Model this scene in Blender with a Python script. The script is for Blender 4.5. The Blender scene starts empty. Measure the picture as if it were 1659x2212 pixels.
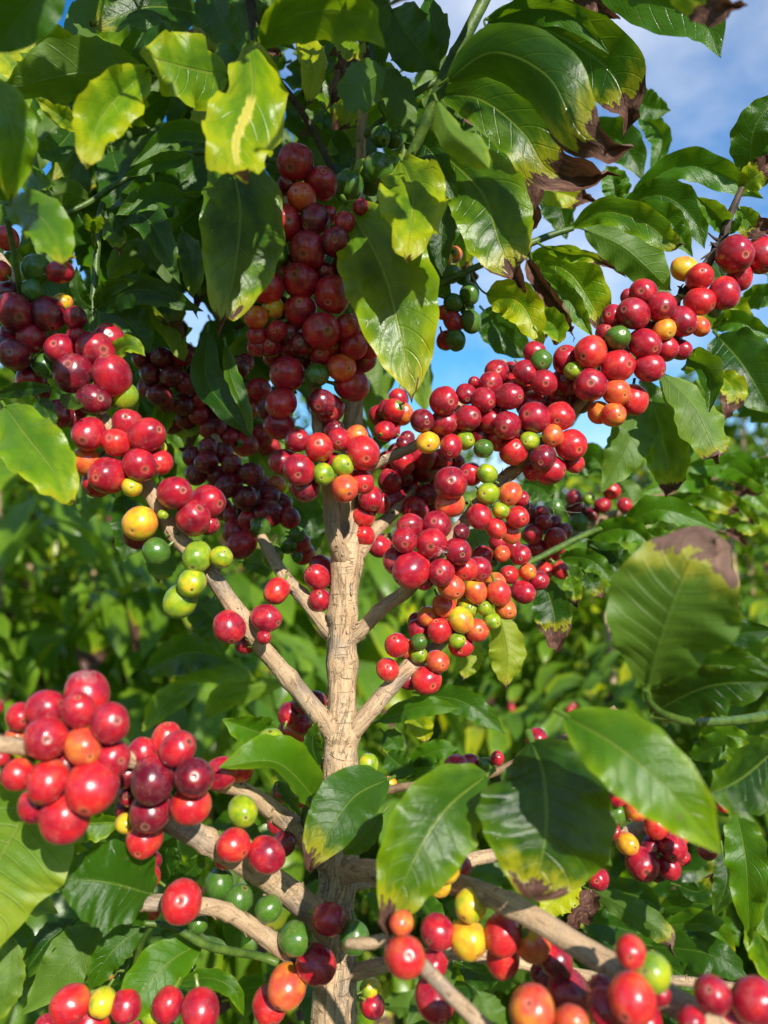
import bpy, math, random
from mathutils import Vector, Matrix, Quaternion, noise

R = math.radians
random.seed(11)
scene = bpy.context.scene
COL = scene.collection

# ------------------------------------------------------------------ camera, sky, sun, exposure
CAM_POS = Vector((0.0, 0.0, 1.45))
PITCH = 4.0
FPX = 1664.0                      # focal length in units of a 1659 px wide frame
cam_data = bpy.data.cameras.new("camera")
cam = bpy.data.objects.new("camera", cam_data)
COL.objects.link(cam)
cam.location = CAM_POS
cam.rotation_euler = (R(90 + PITCH), 0, 0)
cam_data.sensor_fit = 'HORIZONTAL'
cam_data.sensor_width = 36.0
cam_data.lens = 36.0 * FPX / 1659.0
cam_data.clip_start = 0.02
cam_data.clip_end = 500.0
cam_data.dof.use_dof = True
cam_data.dof.focus_distance = 0.375
cam_data.dof.aperture_fstop = 10.0
scene.camera = cam
CAM_ROT = cam.rotation_euler.to_matrix()

SUN_EL, SUN_AZ = 30.0, 22.0       # azimuth: degrees to the right of straight behind the camera
sun_dir = Vector((math.sin(R(SUN_AZ)) * math.cos(R(SUN_EL)), -math.cos(R(SUN_AZ)) * math.cos(R(SUN_EL)), math.sin(R(SUN_EL))))
sun_data = bpy.data.lights.new("sun", 'SUN')
sun_data.energy = 5.0
sun_data.angle = R(0.55)
sun_data.color = (1.0, 0.94, 0.84)
sun = bpy.data.objects.new("sun", sun_data)
COL.objects.link(sun)
sun.rotation_euler = sun_dir.to_track_quat('Z', 'Y').to_euler()

world = bpy.data.worlds.new("World")
scene.world = world
world.use_nodes = True
wn, wl = world.node_tree.nodes, world.node_tree.links
wn.clear()
w_out = wn.new('ShaderNodeOutputWorld')
w_bg = wn.new('ShaderNodeBackground')
w_sky = wn.new('ShaderNodeTexSky')
w_sky.sky_type = 'NISHITA'
w_sky.sun_disc = False
w_sky.sun_elevation = R(SUN_EL)
w_sky.sun_rotation = R(180 - SUN_AZ)
w_sky.air_density = 1.0
w_sky.dust_density = 0.0
w_sky.ozone_density = 3.0
w_bg.inputs['Strength'].default_value = 0.09
w_tc = wn.new('ShaderNodeTexCoord')
w_map = wn.new('ShaderNodeMapping')
w_map.inputs['Scale'].default_value = (1.0, 1.0, 1.7)
w_map.inputs['Location'].default_value = (0.35, 0.2, 0.1)
w_noi = wn.new('ShaderNodeTexNoise')
w_noi.inputs['Scale'].default_value = 2.6
w_noi.inputs['Detail'].default_value = 9
w_noi.inputs['Roughness'].default_value = 0.55
w_rmp = wn.new('ShaderNodeValToRGB')
w_rmp.color_ramp.elements[0].position = 0.43
w_rmp.color_ramp.elements[1].position = 0.74
w_mix = wn.new('ShaderNodeMix')
w_mix.data_type = 'RGBA'
w_mix.inputs[7].default_value = (7.2, 7.7, 8.6, 1)
wl.new(w_tc.outputs['Generated'], w_map.inputs['Vector'])
wl.new(w_map.outputs['Vector'], w_noi.inputs['Vector'])
wl.new(w_noi.outputs['Fac'], w_rmp.inputs['Fac'])
wl.new(w_rmp.outputs['Color'], w_mix.inputs[0])
w_hs = wn.new('ShaderNodeHueSaturation')
w_hs.inputs['Saturation'].default_value = 1.35
w_hs.inputs['Value'].default_value = 1.45
wl.new(w_sky.outputs['Color'], w_hs.inputs['Color'])
wl.new(w_hs.outputs['Color'], w_mix.inputs[6])
wl.new(w_mix.outputs[2], w_bg.inputs['Color'])
wl.new(w_bg.outputs['Background'], w_out.inputs['Surface'])

vs = scene.view_settings
vs.view_transform = 'Standard'
vs.look = 'None'
vs.exposure = 0.6
vs.gamma = 1.0
scene.cycles.max_bounces = 8
scene.cycles.transmission_bounces = 6
scene.cycles.use_denoising = True

# ------------------------------------------------------------------ helpers
def P(x, y, z):
    """The point seen at (x, y) of the 1659 x 2212 view at z metres along the axis."""
    return CAM_POS + CAM_ROT @ Vector(((x - 829.5) / FPX * z, -(y - 1106.0) / FPX * z, -z))

PANEL = {1: (0, 0), 2: (829.5, 0), 3: (0, 718.9), 4: (829.5, 718.9), 5: (0, 1437.8), 6: (829.5, 1437.8), 0: None}
def D(panel, x, y):
    o = PANEL[panel]
    return (x, y) if o is None else (o[0] + x * 0.5, o[1] + y * 0.5)

def link_mesh(name, verts, faces, mat, parent=None, uvs=None, smooth=True):
    me = bpy.data.meshes.new(name)
    me.from_pydata([tuple(v) for v in verts], [], faces)
    if uvs is not None:
        uvl = me.uv_layers.new(name="UVMap")
        flat = []
        for lp in me.loops:
            flat.extend(uvs[lp.vertex_index])
        uvl.data.foreach_set("uv", flat)
    if smooth:
        me.polygons.foreach_set("use_smooth", [True] * len(me.polygons))
    me.materials.append(mat)
    o = bpy.data.objects.new(name, me)
    COL.objects.link(o)
    if parent is not None:
        o.parent = parent
        if parent.parent is None:      # the mesh is written in world coordinates
            o.matrix_parent_inverse = Matrix.Translation(-Vector(parent.location))
    return o

def thing(name, label, cat, loc, group=None):
    o = bpy.data.objects.new(name, None)
    o.empty_display_size = 0.05
    COL.objects.link(o)
    o.location = loc
    o['label'] = label
    o['category'] = cat
    if group:
        o['group'] = group
    return o

def catmull(pts, n):
    """Resample control tuples (any length) to n+1 points with a Catmull-Rom spline."""
    pts = [list(p) for p in pts]
    ext = [[2 * a - b for a, b in zip(pts[0], pts[1])]] + pts + [[2 * a - b for a, b in zip(pts[-1], pts[-2])]]
    m = len(pts) - 1
    out = []
    for i in range(n + 1):
        t = i / n * m
        k = min(int(t), m - 1)
        f = t - k
        p0, p1, p2, p3 = ext[k:k + 4]
        out.append([0.5 * (2 * b + (c - a) * f + (2 * a - 5 * b + 4 * c - d) * f * f + (3 * b - a - 3 * c + d) * f ** 3)
                    for a, b, c, d in zip(p0, p1, p2, p3)])
    return out

# ------------------------------------------------------------------ node helpers
class NT:
    def __init__(self, name):
        self.mat = bpy.data.materials.new(name)
        self.mat.use_nodes = True
        self.t = self.mat.node_tree
        self.t.nodes.clear()
        self.out = self.t.nodes.new('ShaderNodeOutputMaterial')
    def n(self, kind, **kw):
        nd = self.t.nodes.new(kind)
        for k, v in kw.items():
            setattr(nd, k, v)
        return nd
    def put(self, sock, v):
        if isinstance(v, bpy.types.NodeSocket):
            self.t.links.new(v, sock)
        else:
            sock.default_value = v
    def math(self, op, a, b=None, c=None, clamp=False):
        nd = self.n('ShaderNodeMath', operation=op, use_clamp=clamp)
        self.put(nd.inputs[0], a)
        if b is not None: self.put(nd.inputs[1], b)
        if c is not None: self.put(nd.inputs[2], c)
        return nd.outputs[0]
    def mix(self, f, a, b, mode='MIX'):
        nd = self.n('ShaderNodeMix', data_type='RGBA', blend_type=mode)
        self.put(nd.inputs[0], f)
        for s, v in ((6, a), (7, b)):
            self.put(nd.inputs[s], v if isinstance(v, bpy.types.NodeSocket) else (*v, 1.0))
        return nd.outputs[2]
    def step(self, v, lo, hi):
        nd = self.n('ShaderNodeMapRange', interpolation_type='SMOOTHSTEP')
        self.put(nd.inputs[0], v); self.put(nd.inputs[1], lo); self.put(nd.inputs[2], hi)
        nd.inputs[3].default_value = 0; nd.inputs[4].default_value = 1
        return nd.outputs[0]
    def noise(self, vec, scale, detail=3, rough=0.5, dist=0.0, out='Fac'):
        nd = self.n('ShaderNodeTexNoise')
        if vec is not None: self.put(nd.inputs['Vector'], vec)
        nd.inputs['Scale'].default_value = scale
        nd.inputs['Detail'].default_value = detail
        nd.inputs['Roughness'].default_value = rough
        nd.inputs['Distortion'].default_value = dist
        return nd.outputs[out]
    def attr(self, name):
        nd = self.n('ShaderNodeAttribute', attribute_type='OBJECT', attribute_name=name)
        return nd.outputs['Fac']
    def vec(self, x, y, z):
        nd = self.n('ShaderNodeCombineXYZ')
        for i, v in enumerate((x, y, z)): self.put(nd.inputs[i], v)
        return nd.outputs[0]
    def vadd(self, a, b):
        nd = self.n('ShaderNodeVectorMath', operation='ADD')
        self.put(nd.inputs[0], a); self.put(nd.inputs[1], b)
        return nd.outputs[0]
    def bump(self, h, strength, dist, normal=None):
        nd = self.n('ShaderNodeBump')
        nd.inputs['Strength'].default_value = strength
        nd.inputs['Distance'].default_value = dist
        self.put(nd.inputs['Height'], h)
        if normal is not None: self.put(nd.inputs['Normal'], normal)
        return nd.outputs[0]
    def ramp(self, v, stops):
        nd = self.n('ShaderNodeValToRGB')
        cr = nd.color_ramp
        while len(cr.elements) < len(stops): cr.elements.new(0.5)
        for e, (p, c) in zip(cr.elements, stops):
            e.position = p; e.color = (*c, 1)
        self.put(nd.inputs[0], v)
        return nd.outputs[0]
    def principled(self, color, rough, spec=0.5, normal=None):
        p = self.n('ShaderNodeBsdfPrincipled')
        self.put(p.inputs['Base Color'], (*color, 1.0) if isinstance(color, tuple) else color); self.put(p.inputs['Roughness'], rough)
        self.put(p.inputs['Specular IOR Level'], spec)
        if normal is not None: self.put(p.inputs['Normal'], normal)
        return p
    def surf(self, s):
        self.t.links.new(s, self.out.inputs['Surface'])
        return self.mat

# ------------------------------------------------------------------ materials
def leaf_material(name, per_object=True):
    m = NT(name)
    uv = m.n('ShaderNodeUVMap', uv_map="UVMap").outputs[0]
    sp = m.n('ShaderNodeSeparateXYZ'); m.put(sp.inputs[0], uv)
    if per_object:
        u = sp.outputs[0]
        yel, dry, tone, seed, spine = (m.attr(k) for k in ('yellow', 'dry', 'tone', 'seed', 'spine'))
    else:                                   # many leaves in one crown: the whole part of u is the leaf's own number
        u = m.math('FRACT', sp.outputs[0])
        num = m.math('FLOOR', sp.outputs[0])
        wh = m.n('ShaderNodeTexWhiteNoise', noise_dimensions='1D'); m.put(wh.inputs['W'], num)
        seed = m.math('MULTIPLY', wh.outputs['Value'], 9.0)
        wh2 = m.n('ShaderNodeTexWhiteNoise', noise_dimensions='1D'); m.put(wh2.inputs['W'], m.math('ADD', num, 0.37))
        yel = m.math('POWER', wh.outputs['Value'], 3.0)
        yel = m.math('MULTIPLY', yel, 0.8)
        tone = m.math('MULTIPLY_ADD', wh2.outputs['Value'], 1.3, -0.1, clamp=True)
        dry = m.math('MULTIPLY', m.math('GREATER_THAN', wh2.outputs['Value'], 0.86), m.math('MULTIPLY', wh.outputs['Value'], 0.4))
        spine = 0.0
    v = sp.outputs[1]
    av = m.math('ABSOLUTE', v)
    q = m.vec(m.math('MULTIPLY', u, 2.6), v, seed)
    big = m.noise(q, 2.2, 4, 0.55)
    fine = m.noise(q, 9.0, 4, 0.6)
    # veins
    rib = m.math('SUBTRACT', 1.0, m.step(av, m.math('MULTIPLY_ADD', u, -0.030, 0.036), m.math('MULTIPLY_ADD', u, -0.030, 0.064)))
    ph = m.math('MULTIPLY', m.math('SUBTRACT', m.math('ADD', u, m.math('MULTIPLY', m.math('SIGN', v), 0.02)), m.math('MULTIPLY', m.math('POWER', av, 1.25), 0.17)), 10.0)
    blem = m.math('MULTIPLY', m.step(m.noise(m.vadd(q, m.vec(5.0, 2.0, 3.0)), 3.2, 5, 0.65), 0.66, 0.70), m.math('GREATER_THAN', m.math('FRACT', m.math('MULTIPLY', seed, 1.37)), 0.55))
    fr = m.math('ABSOLUTE', m.math('SUBTRACT', m.math('FRACT', ph), 0.5))
    lat = m.math('MULTIPLY', m.math('SUBTRACT', 1.0, m.step(fr, 0.015, 0.07)), m.math('SUBTRACT', 1.0, m.step(av, 0.75, 0.97)))
    # colours of the upper face
    g = m.mix(tone, (0.008, 0.036, 0.005), (0.065, 0.180, 0.004)) if per_object else m.mix(tone, (0.085, 0.185, 0.012), (0.20, 0.345, 0.022))
    g = m.mix(m.math('MULTIPLY', m.step(big, 0.35, 0.75), 0.45), g, (0.030, 0.105, 0.006))
    edge = m.math('POWER', av, 3.0)
    tipw = m.step(u, 0.45, 1.0)
    yf = m.math('MULTIPLY_ADD', m.math('ADD', m.math('MULTIPLY', edge, 0.55), m.math('MULTIPLY', tipw, 0.5)), 1.0, m.math('MULTIPLY_ADD', big, 1.2, -0.45))
    yf = m.math('MULTIPLY', m.math('ADD', yf, m.math('MULTIPLY_ADD', yel, 1.6, -0.65)), yel, clamp=True)
    yf = m.math('MULTIPLY', yf, 1.9, clamp=True)
    ycol = m.ramp(m.math('MULTIPLY', yf, m.math('MULTIPLY_ADD', yel, 0.7, 0.4)), [(0.0, (0.09, 0.23, 0.005)), (0.5, (0.23, 0.37, 0.005)), (1.0, (0.45, 0.45, 0.007))])  # lime of sunlit blades is painted in along with real yellowing
    col = m.mix(yf, g, ycol)
    ribc = m.mix(yel, (0.09, 0.19, 0.025), (0.34, 0.38, 0.05))
    col = m.mix(m.math('MULTIPLY', lat, 0.09), col, ribc)
    col = m.mix(m.math('MULTIPLY', rib, 0.6), col, ribc)
    # a chlorotic streak along the midrib of some leaves
    stw = m.math('MULTIPLY', spine, m.math('MULTIPLY_ADD', fine, 0.55, 0.02))
    stk = m.math('MULTIPLY', m.math('SUBTRACT', 1.0, m.step(av, m.math('MULTIPLY', stw, 0.75), stw)), m.math('MULTIPLY', m.step(u, 0.32, 0.40), m.math('SUBTRACT', 1.0, m.step(u, 0.80, 0.86))))
    col = m.mix(m.math('MULTIPLY', stk, m.math('GREATER_THAN', spine, 0.01)), col, (0.62, 0.55, 0.10))
    # small spots of rust
    vo = m.n('ShaderNodeTexVoronoi'); m.put(vo.inputs['Vector'], q); vo.inputs['Scale'].default_value = 7
    spot = m.math('SUBTRACT', 1.0, m.step(vo.outputs['Distance'], 0.035, 0.06))
    col = m.mix(m.math('MULTIPLY', spot, m.math('GREATER_THAN', big, 0.57)), col, (0.07, 0.045, 0.02))
    col = m.mix(m.math('MULTIPLY', blem, 0.7), col, (0.16, 0.12, 0.045))
    under = m.mix(0.55, col, (0.13, 0.22, 0.03))
    under = m.mix(m.math('MULTIPLY', lat, 0.35), under, (0.20, 0.29, 0.06))
    # dry, withered ends
    along = m.math('ADD', m.math('ADD', u, m.math('MULTIPLY_ADD', fine, 0.16, -0.08)), m.math('MULTIPLY', m.math('MULTIPLY_ADD', big, 0.7, -0.35), 0.5))
    along = m.math('ADD', along, m.math('MULTIPLY', edge, m.math('MULTIPLY', dry, 0.22)))
    d0 = m.math('SUBTRACT', 1.0, m.math('MULTIPLY', dry, 1.08))
    dm = m.math('MULTIPLY', m.step(along, d0, m.math('ADD', d0, 0.012)), m.math('GREATER_THAN', dry, 0.01))
    halo = m.math('MULTIPLY', m.step(along, m.math('SUBTRACT', d0, 0.15), d0), m.math('GREATER_THAN', dry, 0.01))
    brown = m.ramp(m.noise(q, 6.0, 5, 0.65), [(0.30, (0.035, 0.014, 0.012)), (0.55, (0.13, 0.062, 0.042)), (0.75, (0.31, 0.19, 0.125))])
    inner = m.step(along, m.math('ADD', d0, 0.01), m.math('ADD', d0, 0.09))
    brown = m.mix(inner, m.mix(0.65, brown, (0.035, 0.012, 0.010)), brown)
    hal = m.math('MULTIPLY', halo, 0.75)
    col = m.mix(hal, col, (0.40, 0.36, 0.014)); under = m.mix(hal, under, (0.42, 0.38, 0.03))
    col = m.mix(dm, col, brown); under = m.mix(dm, under, m.mix(0.35, brown, (0.30, 0.20, 0.15)))
    back = m.n('ShaderNodeNewGeometry').outputs['Backfacing']
    base = m.mix(back, col, under)
    h = m.math('ADD', m.math('MULTIPLY', fine, 0.35), m.math('ADD', m.math('MULTIPLY', lat, -0.3), m.math('MULTIPLY', rib, -0.7)))
    h = m.math('ADD', h, m.math('MULTIPLY', m.noise(q, 42.0, 3, 0.6), 0.22))
    nrm = m.bump(h, 0.55, 0.0012)
    rough = m.math('MULTIPLY_ADD', back, 0.22, m.math('MULTIPLY_ADD', big, 0.20, 0.13))
    rough = m.math('ADD', rough, m.math('MULTIPLY', dm, 0.35), clamp=True)
    spec = m.math('MULTIPLY_ADD', dm, -0.25, 0.45)
    p = m.principled(base, rough, spec, nrm)
    tr = m.n('ShaderNodeBsdfTranslucent')
    tcol = m.mix(0.6, col, (0.26, 0.44, 0.006))
    tcol = m.mix(m.math('MULTIPLY', lat, 0.2), tcol, (0.15, 0.25, 0.01))
    tcol = m.mix(yf, tcol, (0.50, 0.62, 0.008))
    tcol = m.mix(dm, tcol, (0.16, 0.07, 0.03))
    m.put(tr.inputs['Color'], tcol); m.put(tr.inputs['Normal'], nrm)
    ms = m.n('ShaderNodeMixShader')
    m.put(ms.inputs[0], m.math('MULTIPLY_ADD', dm, -0.18, 0.38 if per_object else 0.46))
    m.t.links.new(p.outputs[0], ms.inputs[1]); m.t.links.new(tr.outputs[0], ms.inputs[2])
    return m.surf(ms.outputs[0])

def cherry_material():
    m = NT("cherry_skin")
    tc = m.n('ShaderNodeTexCoord').outputs['Object']
    rip, seed = m.attr('ripeness'), m.attr('seed')
    q = m.vadd(tc, m.vec(seed, m.math('MULTIPLY', seed, 1.7), 0.0))
    sp = m.n('ShaderNodeSeparateXYZ'); m.put(sp.inputs[0], tc)
    z = sp.outputs[2]
    rad = m.math('SQRT', m.math('ADD', m.math('MULTIPLY', sp.outputs[0], sp.outputs[0]), m.math('MULTIPLY', sp.outputs[1], sp.outputs[1])))
    big = m.noise(q, 1.1, 2)
    streak = m.noise(m.vec(m.math('ARCTAN2', sp.outputs[1], sp.outputs[0]), m.math('MULTIPLY', z, 0.15), seed), 5.0, 3)
    lev = m.math('ADD', rip, m.math('MULTIPLY', m.math('MULTIPLY_ADD', big, 0.46, -0.23), m.step(rip, 0.0, 0.3)))
    lev = m.math('ADD', lev, m.math('MULTIPLY_ADD', streak, 0.10, -0.05))
    lev = m.math('ADD', lev, m.math('MULTIPLY', m.step(z, -0.2, -1.0), -0.12), clamp=True)
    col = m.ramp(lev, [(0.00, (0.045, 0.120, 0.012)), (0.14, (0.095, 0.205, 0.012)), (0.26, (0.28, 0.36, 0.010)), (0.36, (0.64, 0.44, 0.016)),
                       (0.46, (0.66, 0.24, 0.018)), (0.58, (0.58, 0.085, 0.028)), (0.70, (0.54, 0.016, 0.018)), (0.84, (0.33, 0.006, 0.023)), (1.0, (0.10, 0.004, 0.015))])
    vo = m.n('ShaderNodeTexVoronoi'); m.put(vo.inputs['Vector'], q); vo.inputs['Scale'].default_value = 5.5
    dots = m.math('SUBTRACT', 1.0, m.step(vo.outputs['Distance'], 0.035, 0.075))
    dots = m.math('MULTIPLY', dots, m.step(m.noise(q, 2.5, 2), 0.48, 0.6))
    col = m.mix(m.math('MULTIPLY', dots, 0.7), col, m.mix(0.6, col, (0.75, 0.55, 0.42)))
    # corky scratches
    scr = m.noise(m.vadd(q, m.vec(3, 1, 7)), 2.6, 4, 0.6, 1.5)
    scm = m.math('MULTIPLY', m.math('SUBTRACT', 1.0, m.step(m.math('ABSOLUTE', m.math('SUBTRACT', scr, 0.5)), 0.003, 0.010)), m.step(m.noise(q, 1.7, 1), 0.54, 0.60))
    col = m.mix(m.math('MULTIPLY', scm, 0.6), col, (0.42, 0.26, 0.15))
    # calyx scar: pale ring round a dark pit
    top = m.math('GREATER_THAN', z, 0.3)
    wob = m.math('ADD', rad, m.math('MULTIPLY_ADD', m.noise(q, 6, 2), 0.05, -0.025))
    own = m.math('FRACT', m.math('MULTIPLY', seed, 3.7))
    wob = m.math('MULTIPLY', wob, m.math('MULTIPLY_ADD', own, 0.45, 0.85))
    halo = m.math('MULTIPLY', m.math('SUBTRACT', 1.0, m.step(wob, 0.20, 0.34)), top)
    ring = m.math('MULTIPLY', m.math('MULTIPLY', m.step(wob, 0.15, 0.175), m.math('SUBTRACT', 1.0, m.step(wob, 0.195, 0.24))), top)
    pit = m.math('MULTIPLY', m.math('SUBTRACT', 1.0, m.step(wob, 0.075, 0.125)), top)
    col = m.mix(m.math('MULTIPLY', halo, 0.22), col, m.mix(0.5, col, (0.55, 0.30, 0.14)))
    col = m.mix(m.math('MULTIPLY', ring, m.math('MULTIPLY_ADD', own, 0.45, 0.05)), col, (0.48, 0.30, 0.18))
    col = m.mix(m.math('MULTIPLY', pit, 0.85), col, (0.075, 0.035, 0.02))
    dust = m.step(m.noise(m.vadd(q, m.vec(9, 4, 2)), 2.2, 5, 0.65), 0.45, 0.75)
    col = m.mix(m.math('MULTIPLY', dust, 0.07), col, (0.6, 0.48, 0.45))
    stalk = m.math('LESS_THAN', z, -1.02)
    col = m.mix(stalk, col, (0.13, 0.19, 0.025))
    film = m.noise(q, 3.5, 4, 0.6)
    rough = m.math('MULTIPLY_ADD', film, 0.26, 0.13)
    rough = m.math('ADD', rough, m.math('MULTIPLY', ring, 0.25))
    nrm = m.bump(m.math('ADD', m.noise(q, 26, 3), m.math('MULTIPLY', dots, 0.8)), 0.10, 0.0006)
    p = m.principled(col, rough, 0.5, nrm)
    p.inputs['Subsurface Weight'].default_value = 0.10
    p.inputs['Subsurface Radius'].default_value = (1.0, 0.25, 0.12)
    p.inputs['Subsurface Scale'].default_value = 0.002
    p.inputs['Coat Weight'].default_value = 0.12
    p.inputs['Coat Roughness'].default_value = 0.2
    p.inputs['Sheen Weight'].default_value = 0.03
    p.inputs['Sheen Roughness'].default_value = 0.4
    return m.surf(p.outputs[0])

def bark_material(name, pale, mid, dark, flake=1.0):
    """Fissured bark; UVs are metres round and metres along."""
    m = NT(name)
    uv = m.n('ShaderNodeUVMap', uv_map="UVMap").outputs[0]
    sp = m.n('ShaderNodeSeparateXYZ'); m.put(sp.inputs[0], uv)
    a, l = sp.outputs[0], sp.outputs[1]
    fib = m.noise(m.vec(m.math('MULTIPLY', a, 520), m.math('MULTIPLY', l, 55), 0.0), 1.0, 5, 0.62, 0.4)
    blot = m.noise(m.vec(m.math('MULTIPLY', a, 110), m.math('MULTIPLY', l, 70), 4.0), 1.0, 4, 0.55)
    wx = m.math('ADD', m.math('MULTIPLY', a, 230), m.math('MULTIPLY', blot, 2.2))
    vo = m.n('ShaderNodeTexVoronoi', feature='DISTANCE_TO_EDGE', voronoi_dimensions='2D')
    m.put(vo.inputs['Vector'], m.vec(wx, m.math('ADD', m.math('MULTIPLY', l, 75), m.math('MULTIPLY', fib, 0.8)), 0.0))
    vo.inputs['Scale'].default_value = 1.0
    crack = m.math('SUBTRACT', 1.0, m.step(vo.outputs['Distance'], 0.0, 0.03))
    crack = m.math('MULTIPLY', crack, m.step(m.noise(m.vec(m.math('MULTIPLY', a, 90), m.math('MULTIPLY', l, 80), 9.0), 1.0, 2), 0.50, 0.60))
    rings = m.noise(m.vec(m.math('MULTIPLY', a, 30), m.math('MULTIPLY', l, 190), 2.0), 1.0, 2, 0.5, 0.2)
    rg = m.math('SUBTRACT', 1.0, m.step(m.math('ABSOLUTE', m.math('SUBTRACT', rings, 0.5)), 0.003, 0.014))
    rg = m.math('MULTIPLY', rg, m.step(blot, 0.45, 0.6))
    fis = m.math('SUBTRACT', 1.0, m.step(fib, 0.32, 0.42))
    deep = m.noise(m.vec(m.math('MULTIPLY', a, 260), m.math('MULTIPLY', l, 26), 21.0), 1.0, 5, 0.6, 0.6)
    dpm = m.math('SUBTRACT', 1.0, m.step(m.math('ABSOLUTE', m.math('SUBTRACT', deep, 0.47)), 0.004, 0.022))
    dpm = m.math('MULTIPLY', dpm, m.step(m.noise(m.vec(m.math('MULTIPLY', a, 50), m.math('MULTIPLY', l, 20), 33.0), 1.0, 2), 0.42, 0.55))
    col = m.mix(m.step(blot, 0.32, 0.68), mid, pale)
    col = m.mix(m.math('MULTIPLY', m.step(fib, 0.5, 0.75), 0.35), col, (0.62, 0.50, 0.34))
    grey = m.step(m.noise(m.vec(m.math('MULTIPLY', a, 70), m.math('MULTIPLY', l, 40), 14.0), 1.0, 4), 0.50, 0.66)
    col = m.mix(m.math('MULTIPLY', grey, 0.65), col, (0.255, 0.215, 0.175))
    dark_m = m.math('MAXIMUM', m.math('MAXIMUM', m.math('MULTIPLY', fis, 0.42), m.math('MULTIPLY', dpm, 0.42 if flake > 0.9 else 0.28)), m.math('MAXIMUM', m.math('MULTIPLY', crack, 0.30), m.math('MULTIPLY', rg, 0.65)))
    col = m.mix(dark_m, col, dark)
    vd = m.n('ShaderNodeTexVoronoi', voronoi_dimensions='2D')
    m.put(vd.inputs['Vector'], m.vec(m.math('MULTIPLY', a, 700), m.math('MULTIPLY', l, 700), 0.0)); vd.inputs['Scale'].default_value = 1.0
    col = m.mix(m.math('MULTIPLY', m.math('SUBTRACT', 1.0, m.step(vd.outputs['Distance'], 0.10, 0.2)), 0.55), col, (0.12, 0.075, 0.04))
    h = m.math('SUBTRACT', m.math('MULTIPLY', fib, 0.8), m.math('MULTIPLY', dark_m, 0.9))
    h = m.math('ADD', h, m.math('MULTIPLY', blot, 0.4))
    nrm = m.bump(h, 0.9 * flake, 0.0016)
    return m.surf(m.principled(col, 0.78, 0.25, nrm).outputs[0])

def plain_stem(name, c1, c2, rough=0.45):
    m = NT(name)
    tc = m.n('ShaderNodeTexCoord').outputs['Object']
    n1 = m.noise(tc, 160, 4, 0.6)
    col = m.mix(m.step(n1, 0.35, 0.68), c1, c2)
    return m.surf(m.principled(col, rough, 0.4, m.bump(m.noise(tc, 700, 3), 0.4, 0.0006)).outputs[0])

M_LEAF = leaf_material("leaf_blade")
M_CROWN = leaf_material("crown_leaves", per_object=False)
M_CHERRY = cherry_material()
M_TRUNK = bark_material("trunk_bark", (0.56, 0.395, 0.235), (0.43, 0.285, 0.16), (0.13, 0.07, 0.035))
M_BRANCH = bark_material("branch_bark", (0.52, 0.37, 0.225), (0.41, 0.275, 0.16), (0.15, 0.085, 0.045), 0.8)
M_DARKTWIG = plain_stem("dark_twig", (0.030, 0.020, 0.014), (0.085, 0.055, 0.035), 0.7)
M_GREENTWIG = plain_stem("green_twig", (0.035, 0.075, 0.010), (0.085, 0.14, 0.018))
M_BROWNTWIG = plain_stem("brown_twig", (0.14, 0.085, 0.045), (0.25, 0.16, 0.085), 0.7)

# ------------------------------------------------------------------ the ground
def build_ground():
    n, s = 60, 240.0
    verts, faces = [], []
    for j in range(n + 1):
        for i in range(n + 1):
            fx, fy = (i / n - 0.5) * 2, (j / n - 0.5) * 2
            x, y = math.copysign(abs(fx) ** 2.6, fx) * s, math.copysign(abs(fy) ** 2.6, fy) * s
            verts.append((x, y, 0.05 * noise.noise(Vector((x * 0.6, y * 0.6, 0)))))
    for j in range(n):
        for i in range(n):
            a = j * (n + 1) + i
            faces.append((a, a + 1, a + n + 2, a + n + 1))
    m = NT("grassy_soil")
    tc = m.n('ShaderNodeTexCoord').outputs['Object']
    col = m.mix(m.step(m.noise(tc, 1.3, 6, 0.6), 0.4, 0.62), (0.17, 0.125, 0.065), (0.10, 0.15, 0.03))
    col = m.mix(m.math('MULTIPLY', m.noise(tc, 30, 4), 0.5), col, (0.22, 0.20, 0.08))
    mat = m.surf(m.principled(col, 0.95, 0.2, m.bump(m.noise(tc, 25, 5), 0.8, 0.05)).outputs[0])
    o = link_mesh("ground", verts, faces, mat)
    o['kind'] = 'structure'
build_ground()

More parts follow.
